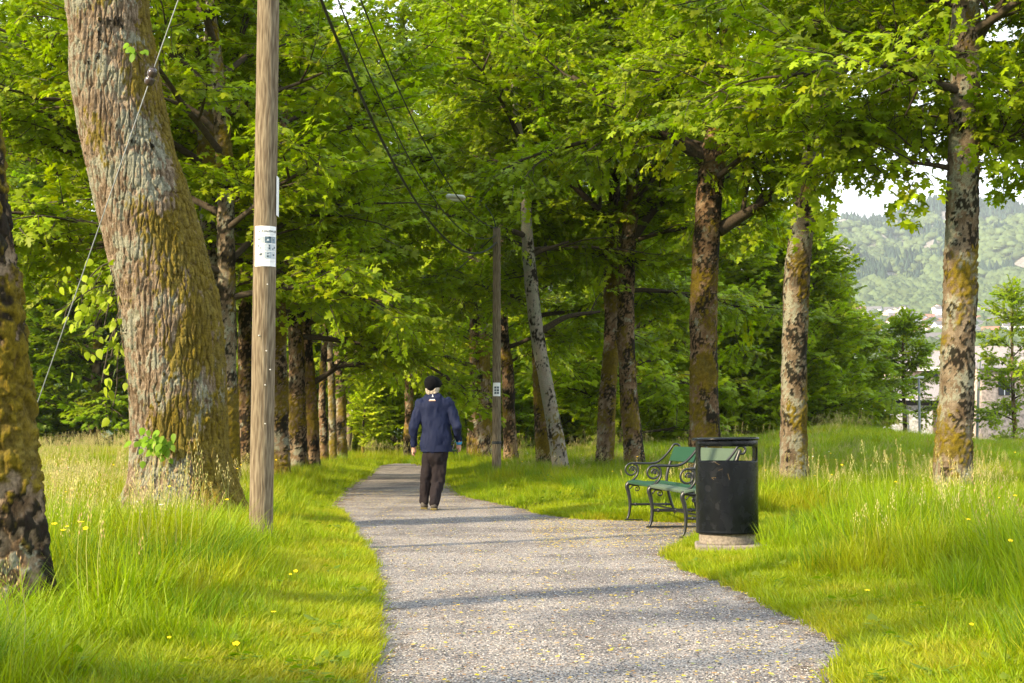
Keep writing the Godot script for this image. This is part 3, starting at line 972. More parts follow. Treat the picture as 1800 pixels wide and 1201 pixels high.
func build_trees() -> void:
	var G1 := "trees along the far side of the path"
	# ---- the great old tree
	var big := tree({"name": "old_tree", "label": "huge old leaning tree with furrowed lichen bark and ochre moss on one flank", "d": 16.2, "bark": "furrowed", "flare": 0.55, "lo": 7.4, "top": 13.0, "n": 10, "R": 4.2, "dens": 0.6,
		"px": [[323, 915, 196], [321, 850, 171], [316, 770, 156], [312, 690, 161], [305, 610, 167], [295, 520, 166], [272, 430, 163], [248, 340, 156], [220, 240, 146], [202, 130, 137], [187, 0, 133], [165, -180, 111]]})
	shoot(big, at(280, 778, 15.55) - big.position, 44, 0.20, 0.15, false, Vector3(0, 0.1, 1))
	shoot(big, at(240, 775, 15.8) - big.position, 5, 0.07, 0.04, false, Vector3(-0.6, 0.1, 1))
	shoot(big, at(238, 90, 15.5) - big.position, 9, 0.12, 0.1, false, Vector3(0, 0.1, 1))
	for e in [[195, 480, 14], [190, 540, 14], [200, 600, 14], [185, 640, 10], [205, 680, 5], [170, 560, 8], [120, 540, 12], [150, 500, 12]]:
		shoot(big, at(e[0], e[1], 16.0) - big.position, e[2], 0.22, 0.22, true, Vector3(-0.4, -0.5, 0.6))
	# ---- slim mossy trunk at the border of the picture
	tree({"label": "ochre mossed trunk leaning beside the meadow, in front of the old tree", "d": 7.8, "bark": "mossy", "flare": 0.25, "lo": 4.6, "top": 8.5, "n": 8, "R": 2.6, "dens": 0.7,
		"px": [[30, 1100, 128], [14, 950, 118], [2, 800, 112], [-12, 620, 108], [-28, 450, 104], [-55, 240, 98], [-75, 0, 90]]})
	# ---- row behind the old tree
	tree({"label": "pale lichened trunk rising behind the old tree, next to the pole", "d": 24.5, "bark": "pale", "lo": 2.9, "top": 10.5, "n": 20, "R": 4.4, "aim": -0.35, "px": [[405, 840, 34], [401, 700, 31], [398, 500, 30], [395, 300, 28], [386, 180, 26]]})
	tree({"label": "pale forked trunk rising behind the old tree, farther from the pole", "d": 26.5, "bark": "pale", "lo": 3.4, "top": 11.0, "n": 20, "R": 4.6, "aim": -0.4, "px": [[380, 850, 36], [378, 600, 32], [368, 420, 30], [363, 280, 28], [362, 150, 25], [372, 40, 20]],
		"limbs": [[[366, 160, 16], [345, 90, 12], [318, 50, 10], [290, 10, 8]], [[372, 180, 14], [400, 130, 12], [420, 80, 10], [440, 20, 8]]]})
	tree({"label": "leafy tree mostly hidden behind the old tree's trunk, reaching over the meadow", "d": 29.0, "bark": "mossy", "lo": 3.0, "top": 11.0, "n": 20, "R": 5.2, "aim": -0.4, "px": [[285, 850, 34], [283, 600, 32], [280, 400, 28], [276, 250, 24]]})
	tree({"label": "rusty brown mossed trunk just behind the near wooden pole", "d": 33.0, "bark": "dark", "lo": 3.1, "top": 10.0, "n": 13, "R": 3.6, "px": [[434, 815, 23], [431, 650, 22], [429, 500, 21], [424, 400, 18]]})
	tree({"label": "straight trunk with ochre moss cushions close beside the near wooden pole", "d": 29.5, "bark": "mossy", "lo": 3.3, "top": 10.0, "n": 15, "R": 3.8, "px": [[493, 835, 30], [491, 700, 27], [488, 560, 24], [485, 430, 21]],
		"limbs": [[[490, 480, 10], [530, 465, 9], [575, 435, 7], [598, 400, 5]]]})
	tree({"label": "thick flaky trunk of the dark pair on the path's open side", "d": 35.0, "bark": "mossy", "lo": 3.2, "top": 10.0, "n": 14, "R": 3.8, "px": [[523, 825, 32], [522, 700, 28], [520, 600, 24], [514, 520, 18]]})
	tree({"label": "black trunk of the dark pair with a low limb reaching over the path", "d": 36.5, "bark": "dark", "lo": 3.2, "top": 9.5, "n": 13, "R": 3.6, "px": [[549, 822, 24], [546, 740, 22], [543, 670, 22], [538, 590, 16]],
		"limbs": [[[546, 676, 12], [572, 660, 10], [598, 645, 8], [640, 640, 5]]]})
	for e in [["thin dark trunk standing behind the dark pair", 44.0, 569, 700, 13, "dark"], ["thin pale trunk standing behind the dark pair", 46.0, 585, 660, 13, "pale"], ["reddish trunk standing next to the far leaning pole", 50.0, 600, 650, 18, "mossy"]]:
		tree({"label": e[0], "d": e[1], "bark": e[5], "lo": 3.0, "top": 9.5, "n": 12, "R": 3.8, "leaf": 1.15, "dens": 0.8, "kinds": 2, "px": [[e[2], 800, e[4]], [e[2] - 1, 740, e[4]], [e[2] - 3, e[3], e[4] * 0.85]]})
	# ---- row on the bench side
	var r1 := tree({"label": "tall pale lichened trunk with black moss blots on the meadow's edge, before the hillside", "d": 20.5, "bark": "pale", "lo": 5.2, "top": 10.5, "n": 15, "R": 3.4, "px": [[1674, 850, 66], [1678, 760, 60], [1685, 600, 57], [1690, 420, 56], [1694, 250, 52], [1697, 100, 48], [1698, -60, 44]],
		"limbs": [[[1700, 110, 26], [1730, 50, 20], [1765, 0, 16]], [[1690, 60, 18], [1640, 95, 14], [1590, 80, 12], [1545, 45, 9]], [[1690, 300, 12], [1640, 290, 9], [1590, 285, 7]], [[1700, 270, 14], [1750, 255, 10], [1800, 240, 8]]]})
	var r2 := tree({"label": "pale blotched trunk standing behind the bin, nearer the hillside", "d": 25.0, "bark": "pale", "lo": 5.2, "top": 10.5, "n": 16, "R": 3.8, "px": [[1395, 840, 46], [1395, 700, 43], [1398, 560, 42], [1404, 450, 44], [1420, 330, 38], [1440, 200, 34], [1450, 80, 28]]})
	tree({"label": "thick dark mossy trunk rising directly behind the bin", "d": 29.0, "bark": "dark", "lo": 4.6, "top": 10.5, "n": 15, "R": 4.2, "px": [[1240, 785, 52], [1238, 700, 46], [1236, 560, 45], [1242, 420, 44], [1250, 300, 44], [1265, 200, 36], [1278, 100, 24]],
		"limbs": [[[1250, 290, 30], [1215, 262, 24], [1160, 222, 20], [1085, 185, 16], [1005, 135, 10]], [[1262, 405, 26], [1295, 385, 22], [1335, 360, 16], [1375, 325, 9]], [[1262, 250, 16], [1230, 210, 13], [1185, 180, 10]], [[1270, 260, 18], [1310, 230, 13], [1350, 215, 9]]]})
	tree({"label": "slender trunk with ochre moss next to its forked neighbour behind the benches", "d": 38.0, "bark": "mossy", "lo": 4.4, "top": 10.0, "n": 14, "R": 3.6, "px": [[1063, 800, 29], [1068, 700, 27], [1075, 580, 24], [1074, 480, 22], [1080, 350, 17]]})
	tree({"label": "dark forked trunk with spreading limbs behind the benches", "d": 37.0, "bark": "dark", "lo": 5.4, "top": 10.5, "n": 14, "R": 3.8, "px": [[1114, 790, 32], [1106, 700, 29], [1100, 580, 28], [1103, 450, 27], [1112, 340, 24], [1125, 200, 16]],
		"limbs": [[[1100, 440, 18], [1060, 380, 14], [1000, 320, 11], [930, 268, 8]], [[1106, 430, 18], [1145, 375, 14], [1190, 330, 11], [1225, 290, 8]], [[1114, 340, 14], [1140, 300, 11], [1165, 280, 8]], [[1114, 330, 13], [1085, 280, 10], [1060, 215, 8]]]})
	tree({"label": "pale grey leaning trunk with bare side branches between pole and benches", "d": 35.5, "bark": "white", "lo": 5.2, "top": 9.5, "n": 11, "R": 3.2, "px": [[988, 835, 28], [976, 760, 26], [963, 690, 24], [948, 610, 24], [935, 510, 22], [926, 400, 18], [922, 320, 14]],
		"limbs": [[[948, 585, 13], [968, 572, 11], [1000, 556, 9], [1055, 548, 6]], [[930, 452, 10], [955, 440, 8], [1000, 425, 6]]]})
	tree({"label": "dark spotted trunk crossing behind the pale leaning trunk", "d": 39.0, "bark": "dark", "lo": 3.6, "top": 9.5, "n": 12, "R": 3.4, "px": [[957, 825, 24], [951, 740, 21], [946, 650, 18]]})
	tree({"label": "speckled dark trunk close behind the wooden pole with the lamp", "d": 43.0, "bark": "dark", "lo": 3.4, "top": 9.8, "n": 12, "R": 3.6, "leaf": 1.1, "px": [[899, 815, 24], [895, 740, 21], [892, 650, 19], [884, 560, 16]]})
	tree({"label": "very broad clump of rough trunks beside the walking man", "d": 50.0, "bark": "mossy", "lo": 2.7, "top": 9.8, "n": 16, "R": 4.2, "leaf": 1.15, "kinds": 2, "px": [[846, 808, 50], [846, 760, 46], [846, 700, 44], [843, 640, 36]]})
	tree({"label": "dark upright trunk at the bend of the path, beyond the man", "d": 60.0, "bark": "dark", "lo": 2.6, "top": 9.5, "n": 14, "R": 4.2, "leaf": 1.25, "kinds": 2, "px": [[719, 812, 17], [718, 760, 16], [719, 700, 14]]})
	tree({"label": "leafy tree next to the tall pale trunk, its boughs hanging over the meadow", "d": 22.5, "bark": "pale", "lo": 4.4, "top": 10.5, "n": 18, "R": 4.2, "px": [[1935, 850, 50], [1938, 600, 46], [1942, 300, 42], [1945, 100, 38]]})
	# ---- bright sapling near the far bend
	tree({"name": "sapling", "label": "bright green young sapling on the verge before the path's bend", "d": 58.0, "bark": "pale", "lo": 0.9, "top": 2.6, "n": 9, "R": 0.75, "subs": 3, "leaf": 0.9, "dens": 0.9, "kinds": 1, "tint": Color(0.42, 0.50, 0.02), "px": [[637, 806, 4], [638, 770, 4], [639, 740, 3]]})
	# ---- single large leaves hanging before the sky, each one by itself
	leaf_parts(r1, [[1740, 250, 1800, 300], [1690, 240, 1760, 300], [1560, 300, 1620, 400], [1600, 20, 1660, 120], [1715, 60, 1790, 160]], 20.0, 150)
	leaf_parts(r2, [[1380, 300, 1440, 440], [1440, 270, 1560, 325], [1300, 130, 1400, 260], [1555, 330, 1630, 396]], 23.0, 150)

# single leaves as parts of their tree, scattered in pixel boxes at a depth
func pruned(p: Vector3, d_tree: float) -> bool:
	var d := -p.z
	if d < 2.0: return false
	var px := 900.0 + p.x / d * F
	var py := HORIZON - (p.y - EYE) / d * F
	if d < 31.5 and px > 770 and px < 1000 and py > 330: return true
	if d < 34.5 and px > 895 and px < 1010 and py > 390: return true
	if d < 36.0 and px > 985 and px < 1205 and py > 300 + 130 * n1.get_noise_2d(px * 0.008, py * 0.008): return true
	if d < 28.5 and px > 1205 and px < 1290 and py > 215 + 40 * n1.get_noise_2d(px * 0.02, py * 0.02): return true
	if d < 24.6 and px > 1365 and px < 1450 and py > 335: return true
	if d < 40.0 and px > 1435 and px < 1662 and py > 328 + 66.0 * exp(-pow((px - 1592.0) / 42.0, 2.0)) + 14.0 * n1.get_noise_2d(px * 0.03, py * 0.03): return true
	if d < 60.0 and px > 1715 and py > 405: return true
	if d < 20.3 and px > 1655 and px < 1722 and py > 90 and not (py > 230 and py < 290): return true
	if d < 30.0 and px > 340 and px < 520 and py > 520: return true
	return false

func leaf_parts(t: Node3D, boxes: Array, d: float, count: int) -> void:
	var r := RandomNumberGenerator.new()
	r.seed = 77 + count + int(d)
	var shapes := []
	for k in 6:
		var b := MB.new()
		b.use_c = true
		var g := r.randf_range(0.75, 1.3)
		leaf_shape(b, Transform3D(), 0.15, Color(0.27 * g, 0.365 * g, 0.006))
		shapes.append(b.mesh())
	for i in count:
		var bx: Array = boxes[i % boxes.size()]
		var p := at(r.randf_range(bx[0], bx[2]), r.randf_range(bx[1], bx[3]), d + r.randf_range(-0.6, 0.6)) - t.position
		var tip := Vector3(r.randf_range(-1, 1), r.randf_range(-1.1, 0.1), r.randf_range(-1, 1)).normalized()
		var face := Vector3(r.randf_range(-0.6, 0.6), 1.0, r.randf_range(-0.6, 0.6))
		var x := tip.cross(face).normalized()
		var o := obj("leaf", shapes[i % 6], M.leaf, t)
		o.transform = Transform3D(Basis(x, tip, x.cross(tip)).scaled(Vector3.ONE * r.randf_range(0.7, 1.1)), p)

# a bunch of shoots on the old trunk: single heart-shaped leaves, each a part
func shoot(t: Node3D, o: Vector3, count: int, rx: float, ry: float, hang: bool, out: Vector3) -> void:
	var r := RandomNumberGenerator.new()
	r.seed = 31 + count * 3 + int(absf(o.y) * 100.0)
	var shapes := []
	for k in 5:
		var b := MB.new()
		b.use_c = true
		var g := r.randf_range(0.7, 1.25)
		leaf_shape(b, Transform3D(), 0.10 if not hang else 0.105, Color(0.20 * g, 0.34 * g, 0.018) if not hang else Color(0.32 * g, 0.40 * g, 0.012), false)
		shapes.append(b.mesh())
	var stem := MB.new()
	for k in maxi(2, count / 5):
		var e := o + Vector3(r.randf_range(-rx, rx), r.randf_range(-ry, ry) * 0.8, 0.05)
		stem.tube(PackedVector3Array([o - out.normalized() * 0.25, o + (e - o) * 0.4, e]), PackedFloat32Array([0.006, 0.004, 0.002]), 4)
	if hang:
		var root := at(232, 470, 16.1) - t.position
		root.y = maxf(o.y + 0.25, root.y - 0.5 * absf(root.y - o.y))
		stem.tube(smooth_path([root, root.lerp(o, 0.5) + Vector3(-0.04, 0.08, 0.05), o, o + Vector3(-0.03, -ry * 0.9, 0.02)], 0.05), PackedFloat32Array(range(60).map(func(i): return 0.009 - 0.0001 * i)), 5)
	obj("stem", stem.mesh(), M.twig, t)
	for i in count:
		var p := o + Vector3(r.randfn(0, 0.5) * rx, r.randfn(0, 0.5) * ry, r.randf_range(-0.05, 0.12))
		var tip := (out * 0.5 + Vector3(r.randf_range(-0.8, 0.8), r.randf_range(-1.2, -0.2), r.randf_range(-0.2, 0.5))).normalized()
		var face := (out + Vector3(r.randf_range(-0.7, 0.7), r.randf_range(0.0, 1.0), 0)).normalized()
		var x := tip.cross(face).normalized()
		var m := obj("leaf", shapes[i % 5], M.leaf, t)
		m.transform = Transform3D(Basis(x, tip, x.cross(tip)).scaled(Vector3.ONE * r.randf_range(0.7, 1.15)), p)

func build_background_trees() -> void:
	var dark := Color(0.225, 0.325, 0.008)
	var mid := Color(0.285, 0.380, 0.007)
	var G := "trees of the far wood"
	# behind the meadow on the old tree's side
	for e in [[-34, 92], [-27, 84], [-22, 90], [-17.5, 80], [-29, 74], [-13.5, 86], [-24, 72], [-19, 70]]:
		tree({"name": "wood_tree", "label": "dense dark green tree at the far edge of the meadow behind the old tree", "group": G, "d": float(e[1]), "x": float(e[0]), "r": 0.25, "lo": 0.7, "top": 20.0, "n": 34, "R": 5.2, "subs": 5, "leaf": 1.9, "dens": 0.55, "kinds": 1, "tint": dark})
	# beyond the bend
	for e in [[-10, 74], [-6.5, 80], [-2.5, 76], [1.5, 72], [-12, 96], [-4, 98], [5, 84], [9, 78], [-8.5, 64]]:
		tree({"name": "wood_tree", "label": "leafy green tree of the wood beyond the bend of the path", "group": G, "d": float(e[1]), "x": float(e[0]), "r": 0.25, "lo": 1.0, "top": 21.0, "n": 34, "R": 5.2, "subs": 5, "leaf": 1.8, "dens": 0.55, "kinds": 1, "tint": dark if int(e[1]) % 4 else mid})
	for e in [[-9.5, 60.5, 1.6], [-7.2, 66.0, 2.2], [-4.8, 63.5, 1.8], [-11.5, 68.0, 2.4], [-2.6, 64.5, 1.7]]:
		tree({"name": "shrub", "label": "fresh green shrub at the edge of the wood beyond the path's bend", "group": "shrubs beyond the bend", "d": e[1], "x": e[0], "r": 0.05, "lo": 0.1, "top": e[2], "n": 12, "R": 1.5, "subs": 4, "leaf": 1.2, "dens": 0.6, "kinds": 1, "tint": Color(0.36, 0.46, 0.010)})
	# the avenue goes on behind the viewpoint and shades the near path
	for e in [[-7.6, 1.5, 3.6, 2.8, 10], [5.2, -5.0, 3.0, 3.6, 13], [-4.6, -9.0, 3.0, 3.8, 13], [5.0, -15.0, 3.0, 4.0, 13], [-5.0, -18.0, 3.0, 4.0, 13]]:
		tree({"name": "avenue_tree", "label": "leafy tree of the same avenue casting dappled shade over the near path", "group": "avenue trees shading the near path", "d": e[1], "x": e[0], "r": 0.2, "lo": e[2], "top": 10.0, "n": int(e[4]), "R": e[3], "subs": 5, "leaf": 1.3, "dens": 0.8 if e[1] > 0.0 else 0.45, "kinds": 1})
	# behind the bench side row
	for e in [[4.5, 58], [7.5, 64], [10, 68], [5.5, 70], [12.5, 72]]:
		tree({"name": "wood_tree", "label": "bushy green tree of the grove across the meadow behind the benches", "group": G, "d": float(e[1]), "x": float(e[0]), "r": 0.18, "lo": 1.0, "top": 10.5, "n": 20, "R": 3.6, "subs": 5, "leaf": 1.7, "dens": 0.6, "kinds": 1, "tint": mid})
	for i in 12:
		var sx := -0.5 + i * 1.25
		tree({"name": "hedge_shrub", "label": "leafy shrub of the hedge along the grove across the meadow", "group": "hedge shrubs across the meadow", "d": 66.0 + 4.0 * fmod(i * 0.618, 1.0), "x": sx, "r": 0.05, "lo": 0.2, "top": 2.6 + fmod(i * 0.37, 1.0), "n": 11, "R": 1.7, "subs": 4, "leaf": 1.5, "dens": 0.55, "kinds": 1, "tint": mid if i % 3 else dark})
	# the rounded group before the hall
	for e in [[14.2, 73, 9.2, 2.8], [16.6, 76, 6.8, 2.6], [12.6, 66, 10.5, 3.2]]:
		tree({"name": "round_tree", "label": "dense rounded tree of the group standing next to the grey hall", "group": "rounded trees next to the hall", "d": float(e[1]), "x": e[0], "r": 0.16, "lo": 0.5, "top": e[2] - 0.3, "n": 24, "R": e[3], "subs": 5, "leaf": 1.4, "dens": 0.75, "kinds": 1, "tint": mid})
	tree({"name": "small_tree", "label": "small airy tree with a thin dark trunk in front of the grey hall", "d": 90.0, "x": 22.9, "r": 0.16, "lo": 2.2, "top": 8.4, "n": 20, "R": 2.1, "subs": 5, "leaf": 1.2, "dens": 0.6, "kinds": 1, "tint": mid})
	tree({"name": "small_tree", "label": "small pointed tree standing before the pink house by the arm lamp", "d": 80.0, "x": 26.3, "r": 0.13, "lo": 1.2, "top": 8.6, "n": 16, "R": 2.2, "subs": 4, "leaf": 1.2, "dens": 0.55, "kinds": 1, "tint": mid})
	for e in [[24.5, 76.0, 1.1], [26.6, 74.0, 1.3]]:
		tree({"name": "bush", "label": "low leafy bush in the meadow near the arm lamp", "group": "bushes near the arm lamp", "d": e[1], "x": e[0], "r": 0.04, "lo": -0.4, "top": e[2], "n": 9, "R": 0.9, "subs": 3, "leaf": 0.9, "dens": 0.6, "kinds": 1, "tint": mid})
	for e in [[39.5, 140.0], [43.5, 142.0]]:
		tree({"name": "distant_tree", "label": "yellowish green tree rising behind the hall roof", "group": "trees behind the hall", "d": e[1], "x": e[0], "r": 0.2, "lo": 2.0, "top": 9.0, "n": 14, "R": 3.0, "subs": 4, "leaf": 1.8, "dens": 0.6, "kinds": 1, "tint": Color(0.22, 0.28, 0.02)})

# ================================================================ poles, wires
func pole_mesh(h: float, r0: float, r1: float, lean: Vector3) -> ArrayMesh:
	var b := MB.new()
	var pts := PackedVector3Array()
	var rad := PackedFloat32Array()
	for i in 25:
		var f := i / 24.0
		pts.append(Vector3(0, -0.2 + (h + 0.2) * f, 0) + lean * f)
		rad.append(lerpf(r0, r1, f) * (1.0 + 0.012 * sin(i * 2.3)))
	b.tube(pts, rad, 28)
	return b.mesh()

func notice(parent: Node3D, axis_at: Vector3, r: float, wid: float, hgt: float, turn: float, detailed: bool) -> void:
	# a sheet of paper bent round the pole, facing +z turned by «turn»
	var half := wid * 0.5 / r
	var bend := func(u: float, y: float, lift: float) -> Vector3:
		var a := turn + u * half
		return axis_at + Vector3(sin(a) * (r + lift), y, cos(a) * (r + lift))
	var b := MB.new()
	for j in 2:
		for i in 13:
			b.vert(bend.call(-1.0 + i / 6.0, (0.5 - j) * hgt, 0.004 + 0.002 * sin(i * 1.7)), Color.WHITE)
	for i in 12: b.quad(i, i + 1, i + 14, i + 13)
	var sheet := obj("notice", b.mesh(), M.paper, parent)
	tag(sheet, "white paper notice with rows of small pictures")
	if not detailed:
		for row in 3:
			for q in 2:
				var k := MB.new()
				patch(k, bend, -0.6 + q * 0.65, -0.05 + q * 0.65, hgt * (0.22 - row * 0.2), hgt * (0.06 - row * 0.2))
				obj("picture", k.mesh(), mat(Color(0.07, 0.09, 0.11) * (1.0 + 0.5 * ((row + q) % 2)), 0.6), sheet)
		return
	var shades := [Color(0.30, 0.34, 0.37), Color(0.09, 0.14, 0.18), Color(0.20, 0.26, 0.31), Color(0.50, 0.54, 0.57), Color(0.40, 0.45, 0.50), Color(0.55, 0.58, 0.61), Color(0.45, 0.46, 0.47), Color(0.33, 0.39, 0.44), Color(0.50, 0.53, 0.56)]
	for row in 3:
		for q in 3:
			var u0: float = [-0.72, -0.08, 0.55][q]
			var u1: float = [-0.14, 0.50, 0.92][q]
			var y1 := hgt * (0.24 - row * 0.19)
			var y0 := y1 - hgt * 0.165
			var k := MB.new()
			patch(k, bend, u0, u1, y1, y0)
			obj("picture", k.mesh(), mat(shades[row * 3 + q], 0.6), sheet)
			# dark shapes within each photograph
			for s in 3:
				var d := MB.new()
				var fu := rnd(0.0, 0.6)
				var fy := rnd(0.0, 0.6)
				patch(d, func(u, y, l): return bend.call(u, y, l + 0.0008), lerpf(u0, u1, fu), lerpf(u0, u1, fu + rnd(0.2, 0.4)), lerpf(y1, y0, fy), lerpf(y1, y0, fy + rnd(0.12, 0.35)))
				obj("print", d.mesh(), mat(Color(0.03, 0.055, 0.075) if s else Color(0.55, 0.58, 0.6), 0.6), sheet)
	for row in 4:
		var k := MB.new()
		var y: float = hgt * [0.31, 0.285, -0.36, -0.385][row]
		patch(k, bend, -0.55, 0.85 - 0.15 * (row % 2), y, y - 0.0022)
		obj("text_line", k.mesh(), mat(Color(0.45, 0.43, 0.43), 0.7), sheet)
	var k2 := MB.new()
	patch(k2, bend, 0.80, 0.93, hgt * 0.40, hgt * 0.335)
	obj("emblem", k2.mesh(), M.ink, sheet)
	k2 = MB.new()
	patch(k2, bend, -0.64, -0.50, hgt * 0.36, hgt * 0.345)
	patch(k2, bend, -0.60, -0.54, hgt * 0.40, hgt * 0.36)
	obj("emblem", k2.mesh(), M.ink, sheet)
	var word := "SKJOLDDAL"
	for i in word.length():
		var tm := TextMesh.new()
		tm.text = word[i]
		var sf := SystemFont.new()
		sf.font_names = PackedStringArray(["Droid Sans"])
		sf.font_weight = 700
		tm.font = sf
		tm.font_size = 32
		tm.pixel_size = 0.017 / 24.0
		tm.depth = 0.0008
		var u := -0.40 + i * 0.135
		var o := obj("letter", tm, M.ink, sheet)
		o.position = bend.call(u, hgt * 0.372, 0.0062)
		o.rotation.y = turn + u * half

func patch(b: MB, bend: Callable, u0: float, u1: float, y1: float, y0: float) -> void:
	var first := b.v.size()
	for j in 2:
		for i in 5:
			b.vert(bend.call(lerpf(u0, u1, i / 4.0), y1 if j == 0 else y0, 0.0062))
	for i in 4: b.quad(first + i, first + i + 1, first + i + 6, first + i + 5)

func sag_wire(a: Vector3, b: Vector3, sag: float, r: float) -> ArrayMesh:
	var m := MB.new()
	var pts := PackedVector3Array()
	var rad := PackedFloat32Array()
	for i in 33:
		var f := i / 32.0
		pts.append(a.lerp(b, f) - Vector3(0, sag * 4.0 * f * (1.0 - f), 0))
		rad.append(r)
	m.tube(pts, rad, 5)
	return m.mesh()

func build_poles() -> void:
	# near pole
	var d1 := 13.1
	var b1 := at(460, 765, d1)
	b1.y = height(b1.x, -d1)
	var p1 := thing("wooden_pole", "weathered grey wooden pole with a large paper notice beside the old tree", "pole", b1)
	obj("shaft", pole_mesh(7.2, 0.102, 0.090, Vector3(0.03, 0, 0)), M.pole, p1)
	solid_spots.append(Vector3(b1.x, b1.z, 0.12))
	var ny := at(462, 435, d1)
	notice(p1, Vector3(0.012, ny.y - b1.y, 0), 0.0985, 0.20, 0.345, 0.21, true)
	var side := MB.new()
	side.box(Vector3(0.113, at(480, 345, d1).y - b1.y, -0.02), Vector3(0.0015, 0.17, 0.06))
	obj("notice", side.mesh(), M.paper, p1)
	for e in [[455, 590], [470, 500], [466, 677], [466, 745], [468, 617], [475, 650]]:
		var q := at(e[0], e[1], d1 - 0.105) - b1
		var s := SphereMesh.new()
		s.radius = 0.007; s.height = 0.012; s.radial_segments = 8; s.rings = 4
		var o := obj("nail", s, M.lamp, p1)
		o.position = q
	# lamp pole by the man
	var d2 := 32.5
	var b2 := at(873, 765, d2)
	b2.y = 0.05
	var p2 := thing("wooden_pole", "slim wooden pole with a small notice and a lamp arm beside the path", "pole", b2)
	obj("shaft", pole_mesh(5.35, 0.098, 0.08, Vector3(0.0, 0, 0)), M.pole, p2)
	notice(p2, Vector3(0, at(873, 685, d2).y - b2.y, 0), 0.094, 0.165, 0.285, 0.0, false)
	solid_spots.append(Vector3(b2.x, b2.z, 0.11))
	var tape := MB.new()
	tape.lathe(Vector3.ZERO, [Vector2(0.100, 0.76), Vector2(0.103, 0.78), Vector2(0.103, 0.80), Vector2(0.100, 0.82)], 20)
	obj("strap", tape.mesh(), M.wire, p2)
	var arm := MB.new()
	var head := at(815, 347, d2) - b2
	arm.tube(smooth_path([Vector3(0, 5.2, 0), Vector3(-0.09, 5.6, 0.05), Vector3(-0.4, head.y - 0.02, 0.05), head], 0.1), PackedFloat32Array(range(40).map(func(_i): return 0.010)), 8)
	obj("lamp_arm", arm.mesh(), M.wire, p2)
	var hd := MB.new()
	hd.box(head + Vector3(-0.17, 0.0, 0), Vector3(0.21, 0.055, 0.10), Basis(Vector3.BACK, -0.08), 0.04)
	var lh := obj("lamp_head", hd.mesh(), M.lamp, p2)
	var gl := MB.new()
	gl.box(head + Vector3(-0.20, -0.062, 0), Vector3(0.13, 0.016, 0.07), Basis(Vector3.BACK, -0.08), 0.01)
	obj("lens", gl.mesh(), M.paper, lh)
	# far leaning pole
	var d3 := 62.0
	var b3 := at(611, 765, d3)
	b3.y = height(b3.x, -d3)
	var p3 := thing("wooden_pole", "far leaning wooden pole at the dark trunks near the path's bend", "pole", b3)
	obj("shaft", pole_mesh(6.6, 0.14, 0.10, Vector3(0.30, 0, 0)), M.pole, p3)
	var np := MB.new()
	np.box(Vector3(0.20, at(617, 722, d3).y - b3.y, 0.1), Vector3(0.03, 0.16, 0.02))
	obj("notice", np.mesh(), M.paper, p3)
	# overhead lines from pole to pole
	var t1 := b1 + Vector3(0.03, 7.0, 0)
	var t2 := b2 + Vector3(0, 5.35, 0)
	var labels := ["thick twisted black cable sagging between the two near poles", "middle thin black cable sagging between the two near poles", "black cable sagging lowest towards the lamp pole"]
	# a pixel each line passes gives its sag; both ends sit on the poles
	var ends1 := [at(487, -190, d1), at(505, -190, d1), at(560, -190, d1)]
	for k in 3:
		var a: Vector3 = t1 + Vector3(0.02, [-1.15, -0.75, -0.2][k], [0.1, 0.0, -0.1][k])
		var w := obj("overhead_cable", sag_wire(a, t2 + Vector3(0, [-0.3, -0.15, 0.0][k], 0), [1.35, 1.2, 0.95][k], [0.017, 0.009, 0.010][k]), M.wire)
		tag(w, labels[k], "cable", "overhead cables")
	var w2 := obj("overhead_cable", sag_wire(t2 + Vector3(0, -0.1, 0), b3 + Vector3(0.28, 6.3, 0), 0.8, 0.014), M.wire)
	tag(w2, "black cable running on from the lamp pole to the far leaning pole", "cable", "overhead cables")
	# stay wire with its insulator
	var anchor := at(-15, 1010, 15.2)
	anchor = Vector3(anchor.x, height(anchor.x, -15.2), -15.2)
	var top := t1 + Vector3(-0.05, -0.1, 0.05)
	var g := thing("stay_wire", "slanting grey stay wire with a dark insulator crossing before the old tree", "wire", anchor)
	var vec := top - anchor
	var f_ins := (at(277, 140, 14.0).y - anchor.y) / vec.y
	obj("strand", sag_wire(Vector3.ZERO, vec * (f_ins - 0.012), 0.02, 0.0055), M.steel, g)
	obj("strand", sag_wire(vec * (f_ins + 0.012), vec, 0.01, 0.0055), M.steel, g)
	var ins := MB.new()
	ins.lathe(Vector3.ZERO, [Vector2(0.012, -0.085), Vector2(0.035, -0.075), Vector2(0.046, -0.05), Vector2(0.046, -0.02), Vector2(0.034, -0.008), Vector2(0.034, 0.008), Vector2(0.046, 0.02), Vector2(0.046, 0.05), Vector2(0.035, 0.075), Vector2(0.012, 0.085)], 20)
	var io := obj("insulator", ins.mesh(), M.ceramic, g)
	io.transform = Transform3D(rot_to(vec), vec * f_ins)

# ================================================================ benches
func arc(c: Vector2, r0: float, r1: float, a0: float, a1: float, n: int) -> Array:
	var out := []
	for i in n + 1:
		var f := float(i) / n
		var a := deg_to_rad(lerpf(a0, a1, f))
		out.append(c + Vector2(cos(a), sin(a)) * lerpf(r0, r1, f))
	return out

func iron(b: MB, pts2: Array, z: float, r0: float, r1 := -1.0, wide := 1.5) -> void:
	var p3 := []
	for p: Vector2 in pts2: p3.append(Vector3(p.x, p.y, z))
	var sp := smooth_path(p3, 0.02)
	var rad := PackedFloat32Array()
	for i in sp.size(): rad.append(lerpf(r0, r1 if r1 > 0 else r0, float(i) / maxi(1, sp.size() - 1)))
	b.tube(sp, rad, 8, Color.WHITE, true, Vector3.BACK * -1.0 if false else Vector3.ZERO)

